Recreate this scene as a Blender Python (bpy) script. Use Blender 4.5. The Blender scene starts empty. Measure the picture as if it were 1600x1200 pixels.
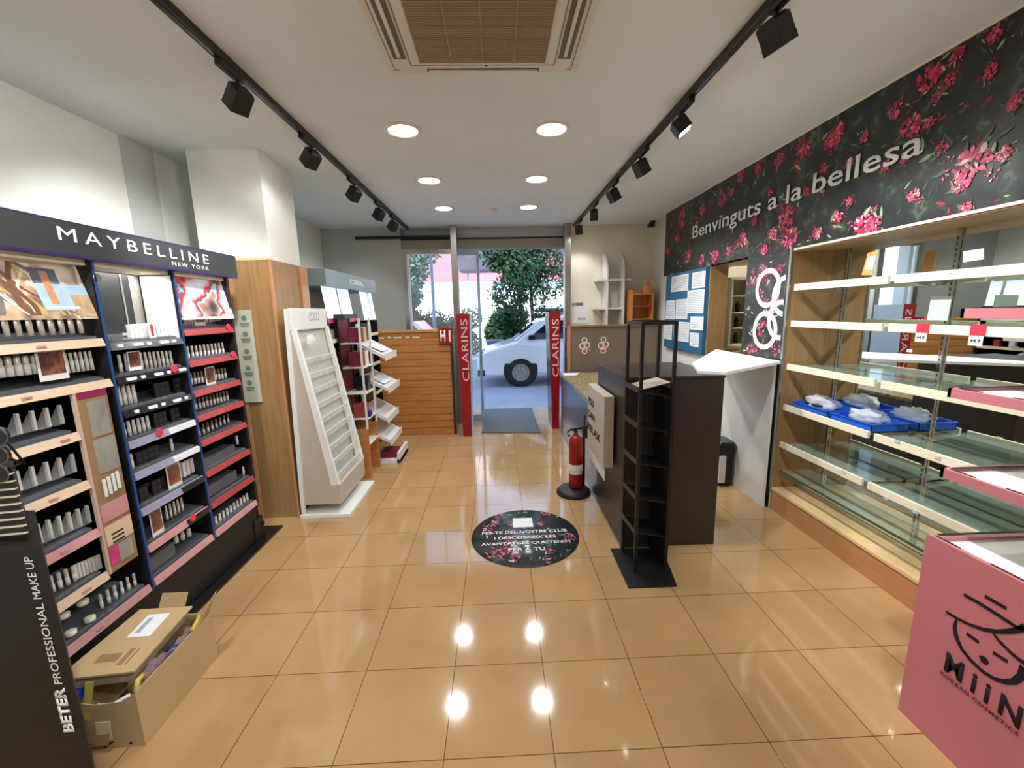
import bpy, bmesh, math, random
from mathutils import Vector, Matrix
C = bpy.context.scene.collection
random.seed(7)
# ------------------------------------------------------------------ camera
F_PX, YAW, PITCH, ROLL, CAM_H = 648.37, .0311, .1735, -.0221, 1.592
FW = Vector((math.sin(YAW)*math.cos(PITCH), math.cos(YAW)*math.cos(PITCH), -math.sin(PITCH)))
_r = Vector((math.cos(YAW), -math.sin(YAW), 0)); _u = _r.cross(FW)
RT = _r*math.cos(ROLL) + _u*math.sin(ROLL); UP = -_r*math.sin(ROLL) + _u*math.cos(ROLL)
cam_d = bpy.data.cameras.new('camera'); cam = bpy.data.objects.new('camera', cam_d); C.objects.link(cam)
cam_d.sensor_width = 36; cam_d.lens = F_PX/1600*36; cam_d.clip_start = .02; cam_d.clip_end = 300
M = Matrix((RT, UP, -FW)).transposed().to_4x4(); M.translation = (0, 0, CAM_H); cam.matrix_world = M
bpy.context.scene.camera = cam
# surveying helpers: a point of the photograph dropped on a real plane of the room
def _ray(px, py): return FW + RT*((px-800)/F_PX) - UP*((py-600)/F_PX)
def on_x(px, py, x):
    d = _ray(px, py); t = x/d.x; return Vector((x, t*d.y, CAM_H+t*d.z))
def on_y(px, py, y):
    d = _ray(px, py); t = y/d.y; return Vector((t*d.x, y, CAM_H+t*d.z))
def on_z(px, py, z):
    d = _ray(px, py); t = (z-CAM_H)/d.z; return Vector((t*d.x, t*d.y, z))
# ------------------------------------------------------------------ world, sun, exposure
vs = bpy.context.scene.view_settings
vs.view_transform = 'Standard'; vs.look = 'None'; vs.gamma = 1; vs.exposure = 1.12
try: vs.use_curve_mapping = False
except Exception: pass
W = bpy.data.worlds.new('world'); bpy.context.scene.world = W; W.use_nodes = True
nt = W.node_tree; bg = nt.nodes['Background']; sky = nt.nodes.new('ShaderNodeTexSky')
sky.sky_type = 'NISHITA'; sky.sun_disc = False; sky.sun_elevation = math.radians(50); sky.sun_rotation = math.radians(180)
nt.links.new(sky.outputs[0], bg.inputs[0]); bg.inputs[1].default_value = .42
sd = bpy.data.lights.new('sun', 'SUN'); sd.energy = 2.6; sd.angle = .01; sd.color = (1, .95, .86)
so = bpy.data.objects.new('sun', sd); C.objects.link(so); so.location = (0, -5, 20)
so.rotation_euler = Vector((.25, 1, -1.15)).to_track_quat('-Z', 'Y').to_euler()
SPOT_W, DOWN_W = 17.0, 17.0
# ------------------------------------------------------------------ materials
def pm(name, col, rough=.5, metal=0, **k):
    m = bpy.data.materials.new(name); m.use_nodes = True; b = m.node_tree.nodes['Principled BSDF']
    b.inputs['Base Color'].default_value = (*col, 1); b.inputs['Roughness'].default_value = rough; b.inputs['Metallic'].default_value = metal
    if k.get('coat'): b.inputs['Coat Weight'].default_value = k['coat']
    if k.get('alpha'): b.inputs['Alpha'].default_value = k['alpha']
    if k.get('trans'): b.inputs['Transmission Weight'].default_value = k['trans']
    if k.get('ior'): b.inputs['IOR'].default_value = k['ior']
    if k.get('emit'): b.inputs['Emission Color'].default_value = (*k['emit'][:3], 1); b.inputs['Emission Strength'].default_value = k['emit'][3]
    n = m.node_tree.nodes; l = m.node_tree.links
    if k.get('noise'):   # (scale, amount, stretch)
        sc, am, st = k['noise']
        tc = n.new('ShaderNodeTexCoord'); mp = n.new('ShaderNodeMapping'); mp.inputs['Scale'].default_value = st
        nz = n.new('ShaderNodeTexNoise'); nz.inputs['Scale'].default_value = sc; nz.inputs['Detail'].default_value = 5
        cr = n.new('ShaderNodeValToRGB'); cr.color_ramp.elements[0].position = .3; cr.color_ramp.elements[1].position = .7
        cr.color_ramp.elements[0].color = (*[c*(1-am) for c in col], 1); cr.color_ramp.elements[1].color = (*[min(1, c*(1+am)) for c in col], 1)
        l.new(tc.outputs['Object'], mp.inputs[0]); l.new(mp.outputs[0], nz.inputs[0]); l.new(nz.outputs['Fac'], cr.inputs[0]); l.new(cr.outputs[0], b.inputs['Base Color'])
    if k.get('bump'):
        tc = n.new('ShaderNodeTexCoord'); nz = n.new('ShaderNodeTexNoise'); nz.inputs['Scale'].default_value = k['bump'][0]
        bp = n.new('ShaderNodeBump'); bp.inputs['Strength'].default_value = k['bump'][1]; bp.inputs['Distance'].default_value = .004
        l.new(tc.outputs['Object'], nz.inputs[0]); l.new(nz.outputs['Fac'], bp.inputs['Height']); l.new(bp.outputs[0], b.inputs['Normal'])
    return m
def s(r, g, b):
    f = lambda c: (c/255/12.92) if c/255 <= .04045 else ((c/255+.055)/1.055)**2.4
    return (f(r), f(g), f(b))
U = (1, 1, 1)
WHITE = pm('white_paint', s(222, 222, 214), .75, noise=(3, .03, U), bump=(120, .1))
CEIL = pm('ceiling_paint', s(228, 234, 236), .85, noise=(1.5, .03, U))
CREAM = pm('cream_paint', s(226, 220, 200), .8, noise=(3, .03, U))
GREYW = pm('grey_wall_paint', s(176, 178, 174), .8, noise=(3, .03, U))
BLACK = pm('black_metal', s(20, 20, 21), .45, noise=(30, .15, U))
BLACKG = pm('black_gloss', s(22, 22, 24), .2, noise=(20, .1, U))
CHAR = pm('charcoal_laminate', s(52, 46, 40), .38, noise=(8, .08, U))
SLATEP = pm('slate_laminate', s(74, 76, 82), .22, noise=(4, .08, U))
WOOD = pm('oak_veneer', s(156, 120, 76), .42, noise=(6, .16, (8, 8, .6)))
WOODL = pm('light_oak_board', s(226, 196, 140), .4, noise=(6, .08, (9, .7, 9)))
WOODP = pm('oak_plinth', s(190, 136, 92), .3, noise=(6, .08, (9, .7, 9)))
PINE = pm('pine_slats', s(190, 128, 66), .45, noise=(5, .22, (.8, 8, 9)))
PINEO = pm('orange_pine', s(214, 140, 70), .45, noise=(5, .15, (8, 8, 1)))
WPLAS = pm('white_plastic', s(226, 226, 222), .35, noise=(5, .03, U))
WLAM = pm('white_laminate', s(232, 232, 226), .4, noise=(4, .03, U))
BONE = pm('bone_painted_board', s(190, 178, 162), .45, noise=(4, .04, U))
IVORY = pm('ivory_shelf_trim', s(236, 228, 200), .4, noise=(6, .03, U))
STEEL = pm('brushed_steel', s(170, 168, 162), .32, 1, noise=(20, .1, (1, 1, .1)))
CHROME = pm('chrome', s(205, 205, 205), .12, 1, noise=(20, .03, U))
SILVER = pm('satin_silver_tube', s(214, 208, 196), .3, .15, noise=(40, .05, U))
RED = pm('red_paint', s(160, 16, 22), .3, noise=(8, .08, U))
REDC = pm('red_lacquer_board', s(150, 14, 26), .28, noise=(5, .06, U))
REDS = pm('red_price_strip', s(162, 60, 62), .45, noise=(12, .1, U))
SALE = pm('red_ticket_card', s(228, 50, 72), .5, noise=(12, .06, U))
PINK = pm('pink_lacquered_board', s(196, 118, 126), .38, noise=(3, .03, U))
NAVY = pm('blue_edge_light', s(36, 66, 114), .4, emit=(*s(40, 100, 200), .04), noise=(6, .05, U))
PURP = pm('violet_light_strip', s(40, 26, 90), .4, noise=(6, .1, U))
BLUEB = pm('blue_board', s(36, 98, 140), .6, noise=(4, .06, U))
BLUET = pm('blue_tray_plastic', s(20, 90, 200), .35, noise=(6, .1, U))
PAPER = pm('white_paper', s(232, 234, 236), .8, noise=(14, .03, U))
INK = pm('black_ink', s(14, 10, 12), .95, noise=(9, .1, U))
LETW = pm('white_lettering', s(240, 240, 238), .5, noise=(9, .02, U))
CARD = pm('cardboard', s(190, 160, 114), .8, noise=(4, .04, U), bump=(60, .15))
CARDD = pm('dark_cardboard', s(150, 116, 76), .85, noise=(7, .08, U))
TAPE = pm('yellow_tape', s(196, 176, 84), .35, noise=(7, .12, U))
TRIMW = pm('wood_print_strip', s(214, 186, 156), .45, noise=(6, .06, (4, .5, 9)))
LILAC = pm('lilac_strip', s(142, 138, 162), .45, noise=(12, .08, U))
PINKS = pm('pink_strip', s(196, 140, 140), .45, noise=(12, .1, U))
ACRY = pm('clear_acrylic', (.92, .95, .95), .08, 0, alpha=.16, noise=(9, .03, U))
ACRD = pm('smoked_acrylic', s(112, 114, 120), .12, 0, alpha=.62, noise=(9, .1, U))
GLASS = pm('window_glass', (.95, .98, .98), .0, 0, alpha=.10)
GLSH = pm('green_shelf_glass', s(170, 196, 176), .03, 0, alpha=.22)
GEDGE = pm('glass_edge', s(60, 92, 78), .1, 0, alpha=.8)
MIRR = pm('mirror', (.80, .84, .80), .01, 1)
MIRE = pm('dark_edge', s(50, 60, 50), .3)
RUBBER = pm('black_rubber', s(24, 24, 25), .55, noise=(20, .15, U), bump=(80, .2))
MAT = pm('grey_door_mat', s(96, 98, 98), .95, noise=(160, .3, U), bump=(300, .5))
LED = pm('lamp_diffuser', (1, 1, 1), .5, emit=(1, .97, .9, 14))
LEDS = pm('spot_lens', (1, 1, 1), .5, emit=(1, .96, .88, 20))
GRILL = pm('air_grille', s(140, 118, 88), .7, noise=(20, .1, U))
ACW = pm('cassette_plastic', s(222, 220, 212), .5, noise=(5, .02, U))
ASPH = pm('street_paving', s(150, 156, 166), .8, noise=(2, .1, U), bump=(60, .3))
CARP = pm('white_car_paint', s(236, 240, 246), .15, coat=.6, noise=(2, .01, U))
CARG = pm('car_window_glass', s(24, 34, 44), .05, noise=(2, .1, U))
LEAF = pm('leaf_green', s(46, 84, 50), .6, noise=(5, .4, U))
LEAFB = pm('leaf_pale', s(104, 140, 120), .6, noise=(4, .45, U))
BARK = pm('bark', s(70, 58, 50), .9, noise=(9, .3, (1, 1, .2)))
STUCW = pm('white_stucco', s(238, 236, 232), .9, noise=(.6, .04, U))  # plain white for both street fronts
STUCP = pm('pink_stucco', s(206, 120, 130), .9, noise=(4, .12, U))
BLDG = pm('building_dark_grey', s(82, 80, 94), .8, noise=(2, .1, U))  # plain dark grey of the far windows and awning block
PALEB = pm('pale_blue_metal', s(150, 172, 196), .5, noise=(2, .05, U))
GREYH = pm('grey_header_board', s(122, 138, 142), .45, noise=(3, .05, U))
DARKSIGN = pm('dark_sign_board', s(50, 52, 55), .5, noise=(4, .06, U))
LIGHTBOX = pm('backlit_graphic', s(210, 232, 240), .5, emit=(.72, .88, .95, .4), noise=(4, .2, (1, 1, .3)))
MAGB = pm('magenta_print', s(206, 60, 130), .5, noise=(9, .3, U))
MAROON = pm('maroon_packaging', s(120, 22, 44), .45, noise=(12, .3, U))
BROWNC = pm('warm_face_print', s(140, 84, 62), .5, noise=(22, .55, U))
GRANITE = pm('speckled_granite', s(150, 132, 92), .25, noise=(36, .5, U))
TAUPE = pm('taupe_board', s(122, 106, 88), .55, noise=(3, .05, U))
BAG = pm('clear_plastic_bag', (.9, .93, .92), .18, 0, alpha=.42, bump=(26, .9))
def tile_mat():
    m = pm('polished_tile', s(196, 152, 104), .09, coat=.35)
    n = m.node_tree.nodes; l = m.node_tree.links; b = n['Principled BSDF']
    tc = n.new('ShaderNodeTexCoord'); mp = n.new('ShaderNodeMapping'); mp.inputs['Location'].default_value = (.2376+4, -2.0528+8, 0)
    br = n.new('ShaderNodeTexBrick'); br.offset = 0; br.inputs['Scale'].default_value = 1
    br.inputs['Brick Width'].default_value = .4; br.inputs['Row Height'].default_value = .4; br.inputs['Mortar Size'].default_value = .0022; br.inputs['Mortar Smooth'].default_value = .3
    br.inputs['Mortar'].default_value = (*s(104, 74, 44), 1); br.inputs['Bias'].default_value = 0
    br.inputs['Color1'].default_value = (*s(190, 154, 106), 1); br.inputs['Color2'].default_value = (*s(183, 147, 101), 1)
    nz = n.new('ShaderNodeTexNoise'); nz.inputs['Scale'].default_value = 2.6; nz.inputs['Detail'].default_value = 6
    mx = n.new('ShaderNodeMix'); mx.data_type = 'RGBA'; mx.blend_type = 'MULTIPLY'; mx.inputs[0].default_value = .5
    cr = n.new('ShaderNodeValToRGB'); cr.color_ramp.elements[0].color = (.72, .66, .6, 1); cr.color_ramp.elements[1].color = (1.05, 1.02, 1, 1)
    cr.color_ramp.elements[0].position = .3; cr.color_ramp.elements[1].position = .7
    bp = n.new('ShaderNodeBump'); bp.inputs['Strength'].default_value = .3; bp.inputs['Distance'].default_value = .002; bp.invert = True
    l.new(tc.outputs['Object'], mp.inputs[0]); l.new(mp.outputs[0], br.inputs[0]); l.new(tc.outputs['Object'], nz.inputs[0]); l.new(nz.outputs['Fac'], cr.inputs[0])
    l.new(br.outputs['Color'], mx.inputs[6]); l.new(cr.outputs[0], mx.inputs[7]); l.new(mx.outputs[2], b.inputs['Base Color'])
    l.new(br.outputs['Fac'], bp.inputs['Height']); l.new(bp.outputs[0], b.inputs['Normal'])
    return m
TILE = tile_mat()
def ramp_mat(name, stops, scale, dist, rough=.4, kind='wave', emit=0, rot=(0, 0, 0)):
    m = pm(name, stops[0][1], rough); n = m.node_tree.nodes; l = m.node_tree.links; b = n['Principled BSDF']
    tc = n.new('ShaderNodeTexCoord'); mp = n.new('ShaderNodeMapping'); mp.inputs['Rotation'].default_value = rot
    t = n.new('ShaderNodeTexWave') if kind == 'wave' else n.new('ShaderNodeTexNoise')
    t.inputs['Scale'].default_value = scale
    if kind == 'wave': t.inputs['Distortion'].default_value = dist; t.inputs['Detail'].default_value = 3; t.inputs['Detail Scale'].default_value = 1.4
    else: t.inputs['Detail'].default_value = dist
    cr = n.new('ShaderNodeValToRGB'); e = cr.color_ramp.elements
    e[0].position, e[0].color = stops[0][0], (*stops[0][1], 1); e[1].position, e[1].color = stops[-1][0], (*stops[-1][1], 1)
    for p, c in stops[1:-1]: q = e.new(p); q.color = (*c, 1)
    l.new(tc.outputs['Object'], mp.inputs[0]); l.new(mp.outputs[0], t.inputs[0]); l.new(t.outputs['Fac'], cr.inputs[0]); l.new(cr.outputs[0], b.inputs['Base Color'])
    if emit: l.new(cr.outputs[0], b.inputs['Emission Color']); b.inputs['Emission Strength'].default_value = emit
    return m
HAIR = ramp_mat('hair_swirl_print', [(0, s(110, 90, 80)), (.3, s(196, 160, 128)), (.5, s(228, 220, 200)), (.7, s(150, 126, 106)), (1, s(206, 190, 172))], 2.2, 9, emit=.08, rot=(.6, .3, .2))
REDGR = ramp_mat('red_gloss_print', [(0, s(50, 50, 56)), (.35, s(176, 130, 112)), (.5, s(180, 196, 214)), (.62, s(70, 70, 78)), (.75, s(200, 36, 46)), (1, s(210, 214, 220))], 2.6, 6, emit=.1, rot=(.3, .2, .1))
MURAL = ramp_mat('dark_foliage_print', [(.3, s(20, 21, 24)), (.5, s(34, 36, 38)), (.6, s(40, 52, 44)), (.66, s(74, 92, 76)), (.72, s(60, 30, 40)), (.85, s(96, 100, 96))], 9, 7, .32, kind='noise')
FL = [pm('petal_crimson', s(150, 24, 46), .35, noise=(40, .3, U)), pm('petal_rose', s(206, 44, 88), .35, noise=(40, .25, U)),
      pm('petal_pink', s(236, 92, 136), .35, noise=(40, .2, U)), pm('leaf_print_green', s(70, 98, 66), .35, noise=(30, .3, U)),
      pm('leaf_print_pale', s(150, 178, 136), .35, noise=(30, .25, U)), pm('bud_print_white', s(214, 208, 200), .35, noise=(30, .1, U)),
      pm('leaf_print_dark', s(38, 54, 44), .35, noise=(30, .3, U))]
# ------------------------------------------------------------------ mesh builder
class MB:
    def __init__(self): self.bm = bmesh.new(); self.mi = 0
    def face(self, pts):
        vs_ = [self.bm.verts.new(p) for p in pts]
        try: f = self.bm.faces.new(vs_); f.material_index = self.mi; return f
        except Exception: return None
    def box(self, x0, x1, y0, y1, z0, z1, bev=0):
        x0, x1 = sorted((x0, x1)); y0, y1 = sorted((y0, y1)); z0, z1 = sorted((z0, z1))
        v = [self.bm.verts.new((x, y, z)) for x in (x0, x1) for y in (y0, y1) for z in (z0, z1)]
        fs = [self.bm.faces.new([v[i] for i in q]) for q in ((0, 1, 3, 2), (4, 6, 7, 5), (0, 4, 5, 1), (2, 3, 7, 6), (0, 2, 6, 4), (1, 5, 7, 3))]
        for f in fs: f.material_index = self.mi
        if bev:
            ed = list({e for f in fs for e in f.edges})
            r = bmesh.ops.bevel(self.bm, geom=ed, offset=bev, segments=2, affect='EDGES', profile=.6)
            for f in r['faces']: f.material_index = self.mi
        return self
    def hull(self, a, b):      # loft between two equal polygons, capped
        va = [self.bm.verts.new(p) for p in a]; vb = [self.bm.verts.new(p) for p in b]; n = len(a)
        fs = []
        for i in range(n):
            j = (i+1) % n; fs.append(self.bm.faces.new((va[i], va[j], vb[j], vb[i])))
        fs.append(self.bm.faces.new(va[::-1])); fs.append(self.bm.faces.new(vb))
        for f in fs: f.material_index = self.mi
        return self
    def prism(self, poly, axis, a, b):   # polygon in the other two axes extruded along axis
        f = {'x': lambda u, v, w: (w, u, v), 'y': lambda u, v, w: (u, w, v), 'z': lambda u, v, w: (u, v, w)}[axis]
        return self.hull([f(u, v, a) for u, v in poly], [f(u, v, b) for u, v in poly])
    def ring(self, c, d, r, n, sx=1):
        d = Vector(d).normalized(); q = d.to_track_quat('Z', 'Y'); return [self.bm.verts.new(Vector(c)+q @ Vector((math.cos(6.2832*i/n)*r*sx, math.sin(6.2832*i/n)*r, 0))) for i in range(n)]
    def tube(self, pts, r, n=10, caps=True):
        pts = [Vector(p) for p in pts]; rs = r if isinstance(r, (list, tuple)) else [r]*len(pts); prev = None
        for i, p in enumerate(pts):
            d = (pts[min(i+1, len(pts)-1)]-pts[max(i-1, 0)])
            if d.length < 1e-7: d = Vector((0, 0, 1))
            cur = self.ring(p, d, rs[i], n)
            if prev:
                for k in range(n):
                    f = self.bm.faces.new((prev[k], prev[(k+1) % n], cur[(k+1) % n], cur[k])); f.smooth = True; f.material_index = self.mi
            if caps and (i == 0 or i == len(pts)-1):
                f = self.bm.faces.new(cur[::-1] if i == 0 else cur); f.material_index = self.mi
            prev = cur
        return self
    def lathe(self, prof, c, n=24):
        prev = None
        for r, z in prof:
            cur = [self.bm.verts.new((c[0]+math.cos(6.2832*i/n)*max(r, 1e-5), c[1]+math.sin(6.2832*i/n)*max(r, 1e-5), c[2]+z)) for i in range(n)]
            if prev:
                for k in range(n):
                    f = self.bm.faces.new((prev[k], prev[(k+1) % n], cur[(k+1) % n], cur[k])); f.smooth = True; f.material_index = self.mi
            prev = cur
        return self
    def build(self, name, mats, parent=None, local=False, smooth=False):
        bmesh.ops.recalc_face_normals(self.bm, faces=self.bm.faces)
        if parent is not None and not local:
            w = Vector(parent.get('_o', (0, 0, 0)))
            bmesh.ops.translate(self.bm, verts=self.bm.verts, vec=-w)
        me = bpy.data.meshes.new(name); self.bm.to_mesh(me); self.bm.free()
        for m in (mats if isinstance(mats, (list, tuple)) else [mats]): me.materials.append(m)
        if smooth:
            for p in me.polygons: p.use_smooth = True
        o = bpy.data.objects.new(name, me); C.objects.link(o)
        if parent is not None:
            o.parent = parent; 
            o['_o'] = parent.get('_o', (0, 0, 0))
        return o
OWN = []
def thing(name, label, cat, loc=(0, 0, 0), rz=0, group=None):
    o = bpy.data.objects.new(name, None); C.objects.link(o); o.empty_display_size = .05
    o.location = loc; o.rotation_euler.z = rz; o['_o'] = tuple(loc)
    o['label'] = label; o['category'] = cat
    if group: o['group'] = group
    return o
def tag(o, label, cat, group=None, kind=None):
    o['label'] = label; o['category'] = cat
    if group: o['group'] = group
    if kind: o['kind'] = kind
    return o
def struct(name, mb, mats, parent=None):
    o = mb.build(name, mats, parent)
    if parent is None: o['kind'] = 'structure'
    return o
def kids(o): return [c for c in bpy.data.objects if c.parent == o]
def copy_tree(o, parent=None, ch=None):
    c = o.copy(); C.objects.link(c); c.parent = parent
    for k in (ch if ch is not None else kids(o)): copy_tree(k, c)
    return c
DG = None
def text(st, origin, xd, yd, width, height, mat, parent, name='lettering', depth=.0012, bold=0, align='L', label=None, spacing=1.0):
    cu = bpy.data.curves.new('t', 'FONT'); cu.body = st; cu.resolution_u = 3; cu.space_character = spacing; cu.offset = bold
    to = bpy.data.objects.new('t', cu); C.objects.link(to)
    dg = bpy.context.evaluated_depsgraph_get(); me = bpy.data.meshes.new_from_object(to.evaluated_get(dg)); bpy.data.objects.remove(to); bpy.data.curves.remove(cu)
    bm = bmesh.new(); bm.from_mesh(me); bpy.data.meshes.remove(me)
    xs = [v.co.x for v in bm.verts]; ys = [v.co.y for v in bm.verts]; x0, x1, y0, y1 = min(xs), max(xs), min(ys), max(ys)
    xd, yd = Vector(xd).normalized(), Vector(yd).normalized(); nd = xd.cross(yd); o = Vector(origin)
    sy = height/(y1-y0); sx = width/(x1-x0) if width else sy
    sh = {'L': 0, 'C': -.5*(x1-x0), 'R': -(x1-x0)}[align]
    for v in bm.verts: v.co = o + xd*((v.co.x-x0+sh)*sx) + yd*((v.co.y-y0)*sy) + nd*depth
    r = bmesh.ops.extrude_face_region(bm, geom=list(bm.faces)); 
    bmesh.ops.translate(bm, verts=[e for e in r['geom'] if isinstance(e, bmesh.types.BMVert)], vec=nd*.0008)
    mb = MB(); mb.bm.free(); mb.bm = bm
    ob = mb.build(name, mat, parent)
    if label: ob['label'] = label
    return ob
NY, PY, PZ, PX = (0, -1, 0), (0, 1, 0), (0, 0, 1), (1, 0, 0)
def add_light(name, kind, loc, energy, col, parent=None, target=None, size=.1, spot=1.2, blend=.6):
    d = bpy.data.lights.new(name, kind); d.energy = energy; d.color = col
    if kind == 'SPOT': d.spot_size = spot; d.spot_blend = blend; d.shadow_soft_size = size
    elif kind == 'POINT': d.shadow_soft_size = size
    o = bpy.data.objects.new(name, d); C.objects.link(o)
    p = Vector(loc)
    if parent is not None:
        o.parent = parent; o.location = p - Vector(parent.get('_o', (0, 0, 0)))
    else: o.location = p
    if target is not None: o.rotation_euler = (Vector(target)-p).to_track_quat('-Z', 'Y').to_euler()
    return o
# ================================================================== THE ROOM
H = 2.75; XL = -2.377; XR = 2.13; XM = 2.424; YF = 6.0; YB = -3.2
struct('floor', MB().box(XL-.1, 3.4, YB-.1, 6.72, -.08, 0), TILE)
struct('ceiling', MB().box(XL-.1, 3.4, YB-.1, 6.2, H, H+.12), CEIL)
struct('wall_left', MB().box(XL-.12, XL, YB-.1, 6.3, 0, H), WHITE)
struct('trim_1', MB().box(XL, XL+.03, 2.95, 3.18, 0, H), GREYW)
struct('wall_rear', MB().box(XL, 3.4, YB-.1, YB, 0, H), WHITE)
b = MB().box(XL, -1.30, 6.0, 6.2, 0, H).box(-1.30, -.60, 6.0, 6.2, 0, 1.30)
struct('wall_front_left', b, GREYW)
struct('wall_front_right', MB().box(1.03, 2.3, 6.0, 6.2, 0, H), CREAM)
b = MB().box(2.20, 2.30, 5.38, 6.0, 0, H).box(XR, 2.2, 5.36, 5.40, 0, H)
struct('wall_side_return', b, WHITE)
# right wall above and around the shelf niche
b = MB().box(XR+.004, 2.42, -3.2, 5.37, 1.99, H).box(XR+.004, 2.2, 4.18, 5.37, 0, 1.99).box(XR+.004, 2.2, 3.04, 3.54, 0, 1.99).box(XM+.02, XM+.1, -3.2, 3.3, 0, H)
struct('wall_right', b, WHITE)
# storeroom behind the doorway
b = MB().box(2.2, 3.4, 4.9, 5.0, 0, H).box(3.3, 3.4, 3.2, 5.0, 0, H).box(2.45, 3.4, 3.2, 3.3, 0, H)
struct('wall_storeroom', b, CREAM)
b = MB().box(XR-.006, 2.30, 4.165, 4.185, 0, 1.985).box(XR-.006, 2.2, 3.54, 3.556, 0, 1.985).box(XR-.004, 2.5, 3.54, 4.18, 1.985, 2.0)
struct('door_1', b, WOOD)
# facade: beams, posts, left window and the entrance
b = MB().box(-1.9, -.60, 5.955, 5.995, 2.60, 2.635)
struct('trim_2', b, BLACK)
b = MB().box(-1.3, 1.02, 6.02, 6.2, 2.46, 2.60); b.mi = 1; b.box(-1.3, 1.02, 6.0, 6.02, 2.585, 2.605)
struct('trim_3', b, [pm('shutter_box', s(150, 140, 128), .6, noise=(4, .05, U)), BLACK])
struct('window_3', MB().box(-.52, .94, 6.05, 6.06, 2.60, H), GLASS)
def post(x, w):
    return MB().box(x-w/2, x+w/2, 5.86, 6.0, 0, H, .004)
struct('trim_4', post(-.565, .085), STEEL)
struct('trim_5', post(.985, .085), STEEL)
w1 = struct('window_1', MB().box(-1.30, -1.24, 6.0, 6.08, 1.3, 2.46).box(-1.24, -.6, 6.0, 6.08, 1.30, 1.34).box(-1.24, -.6, 6.0, 6.08, 2.40, 2.46), STEEL)
MB().box(-1.24, -.6, 6.035, 6.042, 1.34, 2.40).build('pane', GLASS, w1)
MB().box(-1.225, -1.205, 6.0, 6.03, 1.34, 2.40).build('mullion', WPLAS, w1)
d2 = struct('door_2', MB().box(-.275, -.235, 6.02, 6.06, 0, 2.46).box(-.52, -.275, 6.02, 6.06, 0, .09).box(-.52, -.275, 6.02, 6.06, 2.38, 2.46), PALEB)
MB().box(-.52, -.275, 6.035, 6.043, .09, 2.38).build('pane', GLASS, d2)
MB().tube([(-.255, 5.99, .9), (-.255, 5.97, .92), (-.255, 5.97, 1.28), (-.255, 5.99, 1.3)], .009).build('door_handle', STEEL, d2)
# column with a wooden cladding below
struct('wall_column', MB().box(-2.131, -1.64, 3.19, 3.66, 2.0, H), WHITE)
t = thing('column_cladding', 'oak veneer cladding wrapped round the white column', 'panelling', (-1.9, 3.18, 0))
MB().box(-1.915, -1.66, 3.165, 3.19, 0, 2.0).box(-1.66, -1.635, 3.165, 3.70, 0, 2.0).build('panel', WOOD, t)
MB().box(-1.95, -1.915, 3.155, 3.19, 0, 2.0).box(-1.645, -1.628, 3.158, 3.175, 0, 2.0).box(-1.64, -1.62, 3.60, 3.73, 0, 2.0).build('edge_strip', WOODP, t)
MB().box(-1.95, -1.625, 3.16, 3.20, 1.995, 2.012).build('cap_strip', WOODL, t)
t = thing('hanging_display_card', 'tall narrow pale card with five green tree emblems hung on column cladding', 'card', (-1.88, 3.15, .95))
MB().box(-1.955, -1.804, 3.145, 3.152, .955, 1.643).build('card', pm('pale_sage_card', s(190, 188, 168), .6, noise=(6, .05, U)), t)
b = MB()
for k, py in enumerate((505, 530, 557, 583, 606)):
    p = on_y(381+k*2.2, py-8, 3.144); b.mi = 0
    b.tube([p+Vector((0, .0005, 0)), p-Vector((0, .0012, 0))], .019, 14)
    for q in range(3): b.box(p.x-.035+q*.004, p.x+.035-q*.004, 3.1425, 3.1445, p.z-.033-q*.011, p.z-.038-q*.011)
b.build('emblem', pm('sage_ink', s(110, 128, 104), .6, noise=(30, .2, U)), t)
# ================================================================== CEILING FITTINGS
def downlight(x, y, lab):
    t = thing('recessed_downlight', lab, 'ceiling light', (x, y, H), 0, 'recessed downlights in two rows on the ceiling')
    MB().lathe([(.118, 0), (.118, -.006), (.108, -.010), (.092, -.008), (.088, -.001)], (x, y, H), 32).build('trim_ring', WPLAS, t)
    MB().lathe([(.09, -.004), (.06, -.0055), (0, -.006)], (x, y, H), 32).build('diffuser', LED, t)
    add_light('downlight_lamp', 'SPOT', (x, y, H-.03), DOWN_W, (.965, .985, 1), t, (x, y, 0), .09, 2.5, .8)
for i, (y, ra) in enumerate(((2.92, 'front'), (3.95, 'middle'), (4.96, 'rear'))):
    downlight(-.572, y, 'round recessed downlight, %s one of the left row nearest camera first' % ra if 0 else {'front': 'large round lit downlight, left row, closest to the air conditioner', 'middle': 'round lit downlight, middle of the left row', 'rear': 'round lit downlight, left row, closest to the shop window'}[ra])
    downlight(.384, y, {'front': 'large round lit downlight, right row, closest to the air conditioner', 'middle': 'round lit downlight, middle of the right row', 'rear': 'round lit downlight, right row, closest to the shop window'}[ra])
tag(MB().lathe([(.045, 0), (.045, -.012), (.03, -.03), (0, -.034)], (-.019, 5.04, H), 20).build('smoke_detector', WPLAS), 'small white smoke detector on the ceiling between the last downlights', 'detector')
t = thing('security_camera', 'small black security camera at ceiling above the right window corner', 'camera', (2.12, 5.8, H))
MB().box(2.09, 2.15, 5.78, 5.84, H-.03, H).build('mount', BLACK, t); MB().tube([(2.14, 5.82, H-.055), (2.05, 5.74, H-.075)], .026, 12).build('body', BLACKG, t)
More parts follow.
